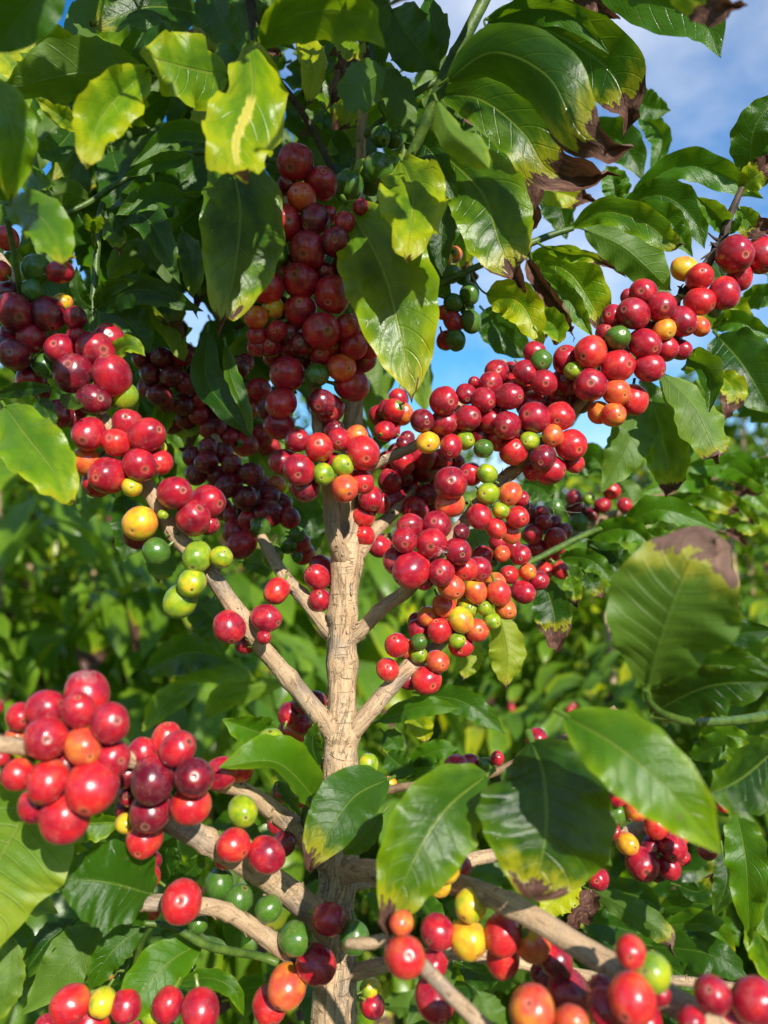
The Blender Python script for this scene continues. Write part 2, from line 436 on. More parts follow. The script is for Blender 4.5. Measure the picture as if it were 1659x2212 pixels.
# ------------------------------------------------------------------ wood: tapered, knobbly tubes
def tube_data(ctrl, seg, sides, knob=0.06, seed=0.0, verts=None, faces=None, uvs=None, nodes=()):
    """ctrl: world points with radius (x, y, z, r). nodes: fractions where a joint swells the wood."""
    verts = [] if verts is None else verts
    faces = [] if faces is None else faces
    uvs = [] if uvs is None else uvs
    pts = catmull(ctrl, seg)
    base = len(verts)
    length = 0.0
    prev = None
    side = None
    for i, p in enumerate(pts):
        c, r = Vector(p[:3]), max(p[3], 0.0004)
        nx = Vector(pts[min(i + 1, seg)][:3]) - Vector(pts[max(i - 1, 0)][:3])
        t = nx.normalized()
        if side is None:
            side = t.cross(Vector((0.31, -0.9, 0.29))).normalized()
        side = (side - t * side.dot(t)).normalized()
        up = t.cross(side)
        if prev is not None:
            length += (c - prev).length
        prev = c
        f = i / seg
        sw = 1.0
        for nd in nodes:
            sw += 0.16 * math.exp(-((f - nd) / 0.012) ** 2)
        for k in range(sides + 1):
            a = 2 * math.pi * k / sides
            d = side * math.cos(a) + up * math.sin(a)
            e = d * 2.0 + Vector((seed, 0, length * 60))
            rr = r * sw * (1 + knob * noise.noise(e) + knob * 0.6 * noise.noise(e * 3.1 + Vector((0, 9, 0))))
            verts.append(c + d * rr)
            uvs.append((a * r, length))
    for i in range(seg):
        for k in range(sides):
            a = base + i * (sides + 1) + k
            b = a + sides + 1
            faces.append((a, a + 1, b + 1, b))
    for end, row in ((0, 0), (1, seg)):
        c = Vector(pts[row][:3])
        ci = len(verts)
        verts.append(c); uvs.append((0, length * end))
        s = base + row * (sides + 1)
        for k in range(sides):
            faces.append((s + k + 1, s + k, ci) if end == 0 else (s + k, s + k + 1, ci))
    return verts, faces, uvs

def flakes(verts, faces, uvs, ctrl, count, rnd):
    """Curled slips of bark standing off the wood."""
    pts = catmull(ctrl, 200)
    for _ in range(count):
        i = rnd.randrange(4, 196)
        c, r = Vector(pts[i][:3]), pts[i][3]
        t = (Vector(pts[i + 2][:3]) - Vector(pts[i - 2][:3])).normalized()
        a = rnd.uniform(0, 2 * math.pi)
        s = t.cross(Vector((0.3, 0.9, 0.2))).normalized()
        d = s * math.cos(a) + t.cross(s) * math.sin(a)
        w = t.cross(d)
        L, wd = rnd.uniform(0.0012, 0.0045), rnd.uniform(0.0004, 0.0012)
        sg = rnd.choice((-1, 1))
        b = len(verts)
        for k in range(4):
            f = k / 3
            off = d * (r * 0.985 + 0.0009 * f * f * rnd.uniform(0.6, 1.5)) + t * (L * f * sg)
            for e in (-1, 1):
                verts.append(c + off + w * (wd * e * (1 - 0.5 * f)))
                uvs.append((a * r + e * wd, i * 0.001 + L * f))
        for k in range(3):
            q = b + k * 2
            faces.append((q, q + 1, q + 3, q + 2))

def wood(name, spec, mat, parent, seg=60, sides=20, knob=0.07, nodes=(), nflake=0, seed=0.0):
    """spec: (x, y, radius in view px, depth in cm) tuples."""
    ctrl = []
    for x, y, r, z in spec:
        z /= 100.0
        p = P(x, y, z)
        ctrl.append((p.x, p.y, p.z, 0.92 * r * z / FPX))
    v, f, u = tube_data(ctrl, seg, sides, knob, seed, nodes=nodes)
    if nflake:
        flakes(v, f, u, ctrl, nflake, random.Random(seed + 5))
    o = link_mesh(name, v, f, mat, parent, u)
    return o, [Vector(p[:3]) for p in catmull(ctrl, 40)]
# ------------------------------------------------------------------ leaf blades
def shape(u, acute, blunt=False):
    """Outline of a coffee leaf: half width at u of its length, 1 at the widest."""
    w = math.sin(math.pi * min(1.0, u ** 0.86)) ** 0.78
    if blunt:
        return max(math.sin(math.pi * min(1.0, u ** 1.05)) ** 0.5 * (0.55 + 0.45 * min(1, u * 1.8)), 0.012)
    tip = 1.0 - max(0.0, (u - 0.82) / 0.18) ** 1.4 * (0.25 + 0.35 * acute)
    return max(w * tip, 0.012)

def blade(ctrl, W, roll=0.0, fold=16.0, wave=1.0, curl=0.0, dry=0.0, under=False, seed=0, nu=30, nv=6, blunt=False, join=None, view=None):
    rnd = random.Random(seed)
    pts = catmull(ctrl, nu)
    C = [Vector(p[:3]) for p in pts]
    verts, faces, uvs = [], [], []
    f1, f2 = rnd.uniform(2.6, 4.6), rnd.uniform(2.6, 4.6)
    a1, a2 = rnd.uniform(0, 6.28), rnd.uniform(0, 6.28)
    acute = rnd.uniform(0.3, 1.0)
    skew = rnd.uniform(-0.07, 0.07)
    L = sum((C[i + 1] - C[i]).length for i in range(nu))
    nlat = 10.0
    for i in range(nu + 1):
        u = i / nu
        T = (C[min(i + 1, nu)] - C[max(i - 1, 0)]).normalized()
        V = view if view is not None else (CAM_POS - C[i]).normalized()
        S = T.cross(V)
        S = S.normalized() if S.length > 1e-4 else Vector((1, 0, 0))
        N = S.cross(T)
        ro = R(roll) + 0.18 * math.sin(u * 3.0 + a1)
        S, N = S * math.cos(ro) + N * math.sin(ro), N * math.cos(ro) - S * math.sin(ro)
        if under:
            S, N = -S, -N
        w = W * shape(u, acute, blunt)
        dm = 0.0
        if dry > 0.01:
            dm = min(1.0, max(0.0, (u - (1 - dry)) / max(0.05, dry * 0.5)))
            w *= 1 - 0.28 * dm
        for k in range(-nv, nv + 1):
            s = k / nv
            a = abs(s)
            fo = R(fold * (0.8 + 0.4 * u))
            ww = w * (1 + skew * (1 if s > 0 else -1))
            pos = C[i] + S * (ww * s * math.cos(fo)) + N * (ww * a * math.sin(fo))
            pos += N * (curl * W * a * a * math.sin(math.pi * min(1, u * 1.05)))
            if s > 0: wv = math.sin(6.283 * f1 * u + a1) + 0.45 * math.sin(6.283 * f1 * 2.3 * u + a2)
            else: wv = math.sin(6.283 * f2 * u + a2) + 0.45 * math.sin(6.283 * f2 * 2.1 * u + a1)
            env = math.sin(math.pi * u) ** 0.5
            pos += N * (0.185 * wave * W * a ** 2.4 * wv * env)
            pos += S * (0.045 * wave * W * s * a * math.cos(6.283 * f1 * 1.7 * u + a2) * env)
            ph = (u - 0.17 * a ** 1.25) * nlat
            pos += N * (0.016 * W * math.sin(2 * math.pi * (ph - 0.25)) * a ** 0.6 * (1 - a * a) * 2.0 * min(1, u * 5))
            if k == 0:
                pos -= N * (0.035 * W * (1 - u))
            if dm > 0:
                q = pos * (1.5 / max(W, 0.004)) + Vector((seed * 1.3, 0, 0))
                pos += noise.noise_vector(q) * (0.34 * W * dm)
                pos += noise.noise_vector(q * 2.7) * (0.13 * W * dm)
                pos += N * (0.45 * W * dm * a * a)
            verts.append(pos)
            uvs.append((u, s))
    m = 2 * nv + 1
    for i in range(nu):
        for k in range(2 * nv):
            a = i * m + k
            faces.append((a, a + 1, a + m + 1, a + m))
    # petiole
    T0 = (C[1] - C[0]).normalized()
    pr = max(0.00055, min(0.0016, W * 0.05))
    prev = None
    for j in range(7):
        f = j / 6
        if join is None:
            c = C[0] + T0 * 0.002 * (1 - f) - T0 * 0.004 * f
        else:
            kn = C[0] - T0 * ((join - C[0]).length * 0.35)
            c = (C[0] + T0 * 0.002) * (1 - f) ** 2 + kn * (2 * f * (1 - f)) + join * f * f
        s1 = T0.cross(Vector((0.2, 0.5, 0.84))).normalized(); s2 = T0.cross(s1)
        row = len(verts)
        for k in range(6):
            a = k / 6 * 6.283
            verts.append(c + (s1 * math.cos(a) + s2 * math.sin(a)) * pr * (1 + 0.3 * f))
            uvs.append((0.02, 0.0))
        if prev is not None:
            for k in range(6):
                faces.append((prev + k, prev + (k + 1) % 6, row + (k + 1) % 6, row + k))
        prev = row
    return verts, faces, uvs

# ------------------------------------------------------------------ trees in reach of the camera
MAIN = thing("coffee_tree", "fruit-laden coffee tree with pale bark trunk and rising branches crowded with red cherries", "coffee tree",
             (P(722, 2260, 0.36).x, P(722, 2260, 0.36).y, 0.0))
SIDE = thing("coffee_tree", "coffee tree whose thin branch of dull purple cherries reaches in behind the red clusters", "coffee tree", (0.62, 0.86, 0.0))
ROOTS = {'m': MAIN, 'n': SIDE}
SAMPLES = {'m': [], 'n': []}

def add_wood(tree, name, spec, mat, **kw):
    o, s = wood(name, spec, mat, ROOTS[tree], **kw)
    if name != 'trunk':
        SAMPLES[tree].extend((p, o, s[min(i + 1, len(s) - 1)] - s[max(i - 1, 0)]) for i, p in enumerate(s))
    return o

# trunk down to the soil
base_p = Vector(MAIN.location)
TR = [(722, 2260, 56, 36.0), (722, 2120, 54, 36.2), (722, 2000, 50, 36.5), (728, 1900, 46, 37), (733, 1760, 43, 37.6), (735, 1640, 42, 38), (738, 1590, 40, 38.2), (739, 1500, 35, 38.5), (739, 1385, 34, 38.9),
      (740, 1330, 33, 39), (748, 1215, 35, 39.4), (752, 1140, 28, 39.7), (758, 1000, 26, 40), (765, 870, 22, 40.5), (772, 700, 17, 41), (776, 500, 14, 41.5), (780, 300, 12, 42), (788, 100, 10, 42.5), (792, -60, 8, 43)]
def trunk_object():
    ctrl = []
    for x, y, r, z in TR:
        p = P(x, y, z / 100); ctrl.append((p.x, p.y, p.z, 0.88 * r * z / 100 / FPX))
    x, y, zt, rt = ctrl[0]
    low = [(x - 0.01, y, -0.06, 0.030), (x - 0.006, y, 0.35, 0.022), (x, y, zt - 0.35, 0.0155)]
    lowv = tube_data(low + [ctrl[0]], 60, 20, 0.10, 3.0)
    v, f, u = tube_data(ctrl, 260, 40, 0.11, 1.0, *lowv, nodes=(0.335, 0.50, 0.555, 0.19, 0.42))
    flakes(v, f, u, ctrl, 520, random.Random(4))
    return link_mesh("trunk", v, f, M_TRUNK, MAIN, u)
trunk_object()

B = lambda *a, **k: add_wood('m', 'branch', *a, **k)
B([(770, 1060, 14, 40), (800, 1012, 13, 39), (850, 985, 11, 38.6), (900, 960, 11, 38.4), (960, 905, 10, 38.6), (1030, 840, 9, 39), (1090, 780, 7, 39.5)], M_BRANCH, seed=1, nflake=20, nodes=(0.35, 0.6))
B([(752, 1225, 18, 40), (775, 1195, 18, 39.8), (805, 1150, 16, 40), (840, 1118, 14, 41), (900, 1055, 10, 43), (960, 985, 8, 45)], M_BRANCH, seed=2, nflake=25, nodes=(0.35,))
B([(745, 1390, 18, 39), (772, 1368, 17, 38.8), (830, 1310, 16, 38.5), (885, 1270, 16, 38), (985, 1150, 16, 37.8), (1070, 1050, 15, 37.8), (1130, 1000, 14, 38), (1245, 880, 12, 38), (1340, 770, 10, 37.8), (1470, 640, 9, 37.6)],
  M_BRANCH, seg=120, seed=3, nflake=70, nodes=(0.2, 0.38, 0.5, 0.62, 0.76, 0.9))
UP = B([(1470, 640, 10, 37.6), (1500, 610, 11, 37.6), (1535, 560, 10, 37.6), (1560, 520, 10, 37.6), (1575, 470, 8, 37.6), (1612, 390, 7, 38), (1660, 330, 6, 38)], M_DARKTWIG, seed=4, knob=0.3, nodes=(0.2, 0.4, 0.6))
B([(745, 1600, 24, 38.4), (775, 1565, 21, 38), (830, 1500, 20, 38.3), (885, 1440, 19, 38.6), (950, 1390, 14, 40), (1040, 1290, 12, 41.5), (1085, 1240, 8, 42)], M_BRANCH, seg=80, seed=5, nflake=60, nodes=(0.5, 0.72))
B([(1085, 1240, 7, 42), (1145, 1214, 7, 43), (1210, 1182, 8, 44), (1275, 1150, 7, 45), (1330, 1130, 5, 46)], M_GREENTWIG, seed=6)
B([(762, 1225, 20, 39.8), (742, 1205, 21, 39), (720, 1150, 18, 38.3), (710, 1050, 17, 38), (690, 940, 14, 38), (682, 850, 16, 38), (660, 720, 10, 38.5), (640, 560, 8, 39), (620, 420, 8, 39.5)], M_BRANCH, seg=90, seed=7, nflake=50, nodes=(0.3, 0.5))
B([(735, 1385, 18, 39.3), (705, 1355, 18, 39.2), (655, 1290, 17, 39.8), (610, 1240, 15, 41), (550, 1130, 11, 44), (500, 1010, 9, 47), (430, 880, 8, 50), (370, 780, 8, 52)], M_BRANCH, seg=90, seed=8, nflake=35, nodes=(0.3, 0.5))
B([(745, 1605, 26, 38.4), (718, 1580, 25, 38), (640, 1485, 21, 37), (560, 1390, 20, 36), (455, 1240, 20, 35), (375, 1150, 20, 34.7), (315, 1050, 17, 34.7), (225, 905, 14, 35), (150, 780, 12, 36), (60, 640, 10, 37), (-10, 540, 8, 38)],
  M_BRANCH, seg=150, sides=26, seed=9, nflake=150, nodes=(0.22, 0.34, 0.44, 0.6))
B([(715, 1870, 26, 37), (650, 1800, 25, 36), (600, 1760, 23, 35), (505, 1700, 20, 33), (300, 1645, 20, 29), (160, 1625, 20, 27), (40, 1612, 20, 25.5), (-90, 1600, 20, 24.5)], M_BRANCH, seg=110, sides=26, seed=10, nflake=90, nodes=(0.2, 0.45, 0.7))
B([(725, 2030, 34, 36.3), (690, 1985, 32, 35.8), (600, 1910, 31, 34), (480, 1835, 28, 32), (370, 1775, 26, 31), (260, 1720, 20, 31), (120, 1680, 16, 32)], M_BRANCH, seg=110, sides=26, seed=11, nflake=110, nodes=(0.2, 0.55))
B([(710, 2130, 30, 36), (670, 2090, 29, 35.3), (590, 2035, 22, 33.5), (490, 1970, 19, 32), (390, 1952, 19, 31), (280, 1950, 17, 31), (190, 1945, 9, 31.5)], M_BRANCH, seg=90, sides=24, seed=12, nflake=60, nodes=(0.5,))
B([(735, 1885, 26, 36.8), (790, 1880, 25, 35.5), (925, 1897, 24, 31), (1080, 1945, 25, 27.5), (1310, 2080, 29, 25), (1480, 2180, 34, 23.5), (1650, 2290, 37, 22.5)], M_BRANCH, seg=110, sides=28, seed=13, nflake=40, nodes=(0.52, 0.78))
B([(750, 2038, 11, 26.5), (790, 2038, 14, 26.2), (840, 2035, 14, 26), (905, 2080, 17, 25.6), (970, 2145, 18, 25), (1040, 2215, 19, 24), (1130, 2310, 21, 23)], M_BRANCH, seg=60, sides=24, seed=14, nflake=15)
B([(740, 2110, 20, 36.3), (800, 2092, 18, 35.5), (950, 2060, 15, 34), (1060, 2070, 14, 33.4), (1180, 2090, 13, 33), (1300, 2112, 12, 32.5), (1480, 2120, 11, 32), (1720, 2150, 9, 31.5)], M_BRANCH, seg=60, seed=15, nflake=30)
B([(745, 1745, 12, 38), (790, 1722, 10, 38), (860, 1702, 9, 37.4), (960, 1690, 9, 37.2), (1050, 1675, 9, 37), (1210, 1600, 9, 37), (1330, 1530, 8, 36)], M_BROWNTWIG, seg=60, seed=16, knob=0.2)
B([(740, 1920, 18, 37.5), (800, 1902, 16, 38.5), (980, 1873, 16, 42), (1040, 1852, 16, 43), (1320, 1810, 16, 45), (1400, 1780, 17, 46), (1540, 1740, 16, 47), (1720, 1690, 14, 48)], M_BRANCH, seg=80, seed=17, nflake=30, nodes=(0.55, 0.7))
B([(773, 600, 10, 41.2), (800, 480, 10, 40), (865, 370, 11, 37.5), (905, 300, 13, 36.8), (960, 165, 15, 36), (1010, 70, 15, 35.6), (1065, -40, 15, 35.5)], M_GREENTWIG, seg=60, seed=18, knob=0.1, nodes=(0.3, 0.55, 0.75))
B([(772, 500, 9, 41.5), (700, 330, 8, 41), (640, 225, 8, 40.5), (565, 130, 10, 40), (550, 70, 11, 40), (538, -20, 12, 40)], M_DARKTWIG, seg=50, seed=19, knob=0.2)
B([(210, 740, 9, 37), (200, 690, 9, 37.2), (207, 580, 8, 37.6), (215, 480, 8, 38), (222, 440, 7, 38.2)], M_GREENTWIG, seg=30, seed=20, nodes=(0.5,))
B([(775, 430, 8, 42), (620, 355, 7, 41), (420, 330, 7, 39.5), (275, 385, 7, 38.6), (185, 442, 7, 37.5), (60, 500, 6, 36.5)], M_GREENTWIG, seg=50, seed=21, nodes=(0.5, 0.7))
B([(773, 720, 9, 41), (900, 640, 8, 41), (1000, 590, 8, 41), (1130, 533, 8, 41.4), (1190, 508, 8, 41.8), (1238, 493, 6, 42)], M_GREENTWIG, seg=40, seed=22)
B([(1080, 860, 7, 41), (1180, 720, 7, 44), (1290, 560, 6, 46), (1325, 448, 6, 46), (1330, 400, 4, 46)], M_BROWNTWIG, seg=40, seed=23)
B([(15, 470, 6, 33), (25, 520, 6, 33.5), (35, 580, 6, 34), (45, 640, 7, 35)], M_GREENTWIG, seg=16, seed=24)
B([(600, 2080, 10, 33.6), (560, 2066, 9, 33.4), (450, 2043, 10, 32), (375, 2003, 8, 31.5), (310, 1993, 6, 31.2)], M_GREENTWIG, seg=40, seed=25)
B([(330, 1997, 6, 31.6), (305, 2040, 7, 32), (292, 2090, 8, 32.5)], M_GREENTWIG, seg=16, seed=26)
B([(1800, 1500, 14, 37), (1660, 1545, 12, 34), (1520, 1560, 10, 30), (1440, 1545, 9, 27.5), (1402, 1515, 8, 26.3), (1396, 1488, 7, 26)], M_GREENTWIG, seg=40, seed=27)
B([(660, 1800, 6, 36), (655, 1760, 6, 35), (668, 1725, 5, 34)], M_GREENTWIG, seg=12, seed=28)
B([(788, 100, 9, 42.5), (820, -250, 9, 36), (840, -520, 10, 26), (850, -700, 10, 20), (860, -1100, 10, 16)], M_GREENTWIG, seg=40, seed=30)  # unseen twig added to carry the shade leaves above the lens
B([(840, -520, 9, 26), (500, -560, 9, 22), (100, -650, 8, 20)], M_GREENTWIG, seg=30, seed=34)  # second unseen twig, for the added shade leaves on the left
B([(780, 300, 8, 42), (900, 200, 8, 41.5), (1050, 120, 8, 41.5), (1200, 40, 7, 41)], M_GREENTWIG, seg=30, seed=29)

# the tree standing behind on the right: its stem lies outside the picture
def side_tree():
    x, y = SIDE.location.x, SIDE.location.y
    v, f, u = tube_data([(x, y, -0.05, 0.02), (x + 0.01, y, 0.6, 0.017), (x - 0.01, y + 0.01, 1.3, 0.013), (x, y, 1.75, 0.009), (x, y, 2.05, 0.004)], 80, 18, 0.1, 7.0)
    link_mesh("trunk", v, f, M_TRUNK, SIDE, u)
    add_wood('n', 'branch', [(1120, 1205, 6, 50), (1200, 1168, 7, 56), (1280, 1130, 9, 60), (1380, 1090, 10, 64), (1480, 1050, 10, 68), (1640, 1000, 11, 74), (1830, 945, 12, 80)], M_BROWNTWIG, seg=50, seed=31)
    add_wood('n', 'branch', [(1560, 900, 5, 74), (1700, 880, 7, 78), (1900, 860, 10, 84)], M_GREENTWIG, seg=30, seed=32)
    add_wood('n', 'branch', [(1250, 1260, 5, 56), (1400, 1210, 7, 64), (1600, 1120, 8, 74), (1850, 1040, 10, 84)], M_GREENTWIG, seg=30, seed=33)
side_tree()

def nearest(tree, p):
    return min(SAMPLES[tree], key=lambda s: (s[0] - p).length_squared)

# ------------------------------------------------------------------ cherries
def cherry_mesh(kind):
    rnd = random.Random(kind)
    nu, nv = 26, 20
    verts, faces = [], []
    ox, oy = rnd.uniform(0.93, 1.05), rnd.uniform(0.90, 1.0)
    lz = rnd.uniform(0.97, 1.22)
    for j in range(1, nv):
        th = math.pi * (j / nv)
        th = th - 0.28 * math.sin(2 * th) * 0.5 if th < math.pi / 2 else th   # denser rows at the scar
        for i in range(nu):
            a = 2 * math.pi * i / nu
            r, z = math.sin(th), math.cos(th)
            if z > 0:
                z -= 0.05 * math.exp(-(r / 0.10) ** 2) + 0.03 * math.exp(-(r / 0.32) ** 2)
                z += 0.020 * math.exp(-((r - 0.17) / 0.045) ** 2)
            k = 1 + 0.055 * noise.noise(Vector((math.cos(a) * r, math.sin(a) * r, z)) * 1.3 + Vector((kind * 3.1, 0, 0)))
            k += 0.014 * math.cos(2 * a) * r
            verts.append((math.cos(a) * r * ox * k, math.sin(a) * r * oy * k, z * lz * k))
    topi = len(verts); verts.append((0, 0, lz * 0.915))
    boti = len(verts); verts.append((0, 0, -lz))
    for j in range(nv - 2):
        for i in range(nu):
            a, b = j * nu + i, j * nu + (i + 1) % nu
            faces.append((a, a + nu, b + nu, b))
    for i in range(nu):
        faces.append((topi, i, (i + 1) % nu))
        q = (nv - 2) * nu
        faces.append((boti, q + (i + 1) % nu, q + i))
    # the short green stalk
    row = None
    for j, (z, r) in enumerate(((-0.97, 0.15), (-1.12, 0.11), (-1.32, 0.10), (-1.5, 0.12))):
        new = len(verts)
        for i in range(8):
            a = i / 8 * 6.283
            verts.append((math.cos(a) * r + 0.05 * (j - 1), math.sin(a) * r, z * lz))
        if row is not None:
            for i in range(8):
                faces.append((row + i, new + i, new + (i + 1) % 8, row + (i + 1) % 8))
        row = new
    me = bpy.data.meshes.new("cherry")
    me.from_pydata(verts, [], faces)
    me.polygons.foreach_set("use_smooth", [True] * len(me.polygons))
    me.materials.append(M_CHERRY)
    return me
CHERRY_MESH = [cherry_mesh(k) for k in range(7)]
RIPE = {'g': 0.03, 'G': 0.225, 'y': 0.35, 'o': 0.43, 'O': 0.575, 'r': 0.72, 'R': 0.84, 'd': 0.955}  # the darkest code also paints cherries that hang in shade
RIPE_LABEL = {'g': 'unripe dark green cherry', 'G': 'unripe bright green cherry', 'y': 'yellow cherry turning ripe', 'o': 'orange cherry turning ripe', 'O': 'orange-red cherry', 'd': 'dark maroon or shade-darkened cherry'}
crnd = random.Random(77)
CHERRIES = []

def place_cherry(tree, c, r, code):
    s, br, dirv = nearest(tree, c)
    out = c - s
    axis = dirv.normalized()
    out = out - axis * out.dot(axis)
    out = out.normalized() if out.length > 1e-4 else Vector((0, -1, 0))
    look = (CAM_POS - c).normalized()
    d = out * 0.9 + look * crnd.uniform(-0.3, 0.9) + Vector((crnd.uniform(-.7, .7), crnd.uniform(-.4, .4), crnd.uniform(-.8, .35)))
    o = bpy.data.objects.new("cherry", CHERRY_MESH[crnd.randrange(7)])
    COL.objects.link(o)
    o.parent = br
    o.rotation_mode = 'QUATERNION'
    o.rotation_quaternion = d.to_track_quat('Z', 'Y') @ Quaternion((0, 0, 1), crnd.uniform(0, 6.28))
    o.location = c
    o.scale = (r * (1.0 if (c - CAM_POS).length < 0.31 else 1.04),) * 3
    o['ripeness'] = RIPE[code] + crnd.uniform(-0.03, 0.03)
    o['seed'] = crnd.uniform(0, 30)
    if code in RIPE_LABEL:
        o['label'] = RIPE_LABEL[code]
    CHERRIES.append((c, r))

def cluster(panel, z0, text, tree='m', gap=0.87):
    """Berries front to back; each is pushed back just far enough to touch those in front of it."""
    placed = []
    for item in text.split(','):
        x, y, r, code = item.split()
        back = 0.0
        if '+' in code:
            code, bk = code.split('+'); back = float(bk) / 100
        dx, dy = D(panel, float(x), float(y))
        rp = float(r) * (0.5 if panel else 1.0)
        z = z0 / 100 + back + crnd.uniform(0, 0.004)
        for _ in range(3):
            c = P(dx, dy, z); rad = rp * z / FPX
            for (c2, r2, z2, x2, y2, rp2) in placed:
                lat = math.hypot((dx - x2), (dy - y2)) * z / FPX
                tot = (rad + r2) * gap
                if lat < tot:
                    need = z2 + math.sqrt(tot * tot - lat * lat)
                    if need > z: z = need
        c = P(dx, dy, z); rad = rp * z / FPX
        placed.append((c, rad, z, dx, dy, rp))
        place_cherry(tree, c, rad, code)

# the tall cluster hanging in the shade left of the stem
cluster(1, 36.0, "1275 702 82 R,1303 853 62 O,1385 795 72 R,1225 965 76 r,1330 1082 80 R,1187 1092 57 g,1300 1215 76 R,1150 1240 72 r,1390 1430 78 R,1437 1275 78 R,1450 1045 62 d,1360 950 68 d,1298 1342 74 R,1180 1330 48 o,1105 1372 50 O,1165 860 60 O,1105 985 40 r,1115 1095 62 r,1500 1420 58 R,1405 1180 48 d,1420 930 42 R,1490 960 42 R,1560 895 35 R,1195 1430 45 R,1110 1450 42 R,1165 1490 55 R,1420 1490 50 R,1250 1150 55 d,1210 1330 50 d,1290 1000 50 d,1250 1440 50 d,1330 1500 55 d,1480 1150 45 d,1500 1250 50 d,1240 800 45 d")
cluster(1, 38.5, "1505 805 65 g,1635 735 65 g,1570 735 47 G,1645 590 45 g,1595 800 42 g,1700 605 36 g,1690 720 40 G")
cluster(3, 36.5, "1240 180 72 R,1370 183 50 g,1475 150 60 O,1215 305 65 r,1520 225 70 R,1205 400 60 R,1395 90 60 R,1530 60 58 R,1390 300 55 d,1425 330 60 R,1160 330 50 d,1300 50 55 d,1480 60 50 d,1250 60 50 R,1110 60 42 R,1185 100 50 d,1300 120 50 d,1600 60 50 R,1570 120 50 d,1580 20 55 R,1440 420 45 d")
# clusters deep in the shade; most berries painted dark for it
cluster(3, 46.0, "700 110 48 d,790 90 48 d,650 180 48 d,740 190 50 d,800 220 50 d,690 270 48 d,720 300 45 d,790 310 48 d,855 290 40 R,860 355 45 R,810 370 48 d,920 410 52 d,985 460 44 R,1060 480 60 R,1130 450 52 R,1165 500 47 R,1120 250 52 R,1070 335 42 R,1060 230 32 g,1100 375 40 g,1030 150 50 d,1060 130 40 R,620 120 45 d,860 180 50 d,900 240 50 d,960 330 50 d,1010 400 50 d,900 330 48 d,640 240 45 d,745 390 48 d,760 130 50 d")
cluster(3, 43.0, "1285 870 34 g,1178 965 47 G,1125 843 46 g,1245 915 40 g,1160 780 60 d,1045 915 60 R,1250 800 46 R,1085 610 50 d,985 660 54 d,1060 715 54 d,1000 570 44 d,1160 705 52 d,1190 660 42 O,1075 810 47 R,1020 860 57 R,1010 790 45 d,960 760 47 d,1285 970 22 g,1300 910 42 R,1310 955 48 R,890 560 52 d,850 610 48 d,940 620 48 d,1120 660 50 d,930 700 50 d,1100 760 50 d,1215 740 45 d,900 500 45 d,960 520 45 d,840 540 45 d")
cluster(3, 39.2, "1195 1115 54 r,1370 1055 54 R,1380 1155 48 R,1390 1020 58 R+1.5")
# left edge cluster
cluster(3, 34.0, "315 175 80 d,485 185 80 R,415 75 78 R,265 75 70 R,405 290 70 d,535 275 62 G,65 95 70 d,195 145 52 g,135 205 62 R,470 30 70 R,135 25 62 R,335 40 50 R,260 350 60 d,320 370 45 d,180 250 40 d")
cluster(1, 34.5, "65 1350 78 d,145 1258 52 g,210 1355 68 d,270 1310 42 o,325 1375 48 d,40 1265 55 d,160 1165 60 g,260 1175 50 R,30 1030 50 r,5 1170 40 r,20 1490 55 d,60 1440 55 d,330 1450 40 R,-20 1290 50 d")
cluster(3, 33.2, "470 617 80 R,605 572 70 R,502 475 63 r,632 443 77 R,375 555 60 O,385 437 72 R,550 390 62 R,690 560 55 r,420 650 62 R,570 665 45 y,692 500 28 y")
cluster(3, 33.5, "755 693 74 R,835 800 73 R,900 728 72 R,605 825 73 o,600 860 68 d,705 785 23 G,675 945 57 g,900 830 47 R")
cluster(3, 33.8, "853 968 63 G,957 968 46 G,830 1080 60 G,778 1160 70 G")
cluster(3, 34.8, "990 1272 68 R,1150 1233 60 R,1065 1340 47 R+1.6,1140 1315 32 R")
# cluster in front of the stem
cluster(3, 35.0, "1378 495 64 r,1397 612 48 G,1482 573 46 G,1285 465 50 R,1293 593 68 R,1490 672 62 O,1568 520 72 r,1465 460 52 R,1225 560 58 R,1560 645 57 r,1540 450 50 O,1315 670 62 d,1440 560 45 R,1500 620 45 R")
cluster(3, 39.0, "1395 395 50 d,1600 715 55 R,1570 790 50 r,1575 875 48 r,1635 920 48 R,1645 735 45 R")
# berries in the shade right of the stem
cluster(4, 41.0, "40 335 47 R,80 350 47 O,5 425 47 R,30 420 40 r,85 480 32 d,100 455 32 d,10 330 40 R,60 290 45 R,-20 360 45 R")
cluster(4, 41.5, "25 640 52 R,135 765 57 R,40 725 57 R,80 560 52 R,75 620 50 d,165 530 62 R,250 550 47 R,175 595 57 d,190 700 50 d,230 590 50 d,205 745 40 d,310 560 37 R,120 680 50 d,150 640 50 d,220 650 50 d,20 560 45 R,60 520 45 d,5 910 42 R,120 590 45 d,215 800 45 d")
# the long rising branch on the right
cluster(2, 35.6, "1077 1355 66 R,1197 1325 64 R,1125 1488 66 R,1212 1424 46 o,1285 1390 62 R,1010 1460 55 g,1120 1265 58 R,990 1365 47 R,1215 1505 55 R,1280 1510 45 R,960 1440 45 R,1020 1385 47 d,1050 1280 28 R,1160 1440 50 d,1240 1460 45 d")
cluster(2, 36.4, "1363 1302 62 r,1363 1198 56 r,1470 1268 66 R,1515 1100 82 R,1297 1162 50 o,1630 1100 72 R,1535 1195 54 R,1365 1410 40 O,1425 1340 32 g")
cluster(4, 35.6, "893 85 68 r,890 225 73 R,1010 143 69 r,820 165 43 G,790 120 60 R,1005 258 58 O,1080 290 60 r,990 355 53 O,930 345 47 O,680 120 48 g,1145 150 62 R,650 85 47 R,690 215 60 R,785 215 65 d,610 170 52 R,760 290 55 d,930 90 40 d,850 290 55 d,960 100 50 d")
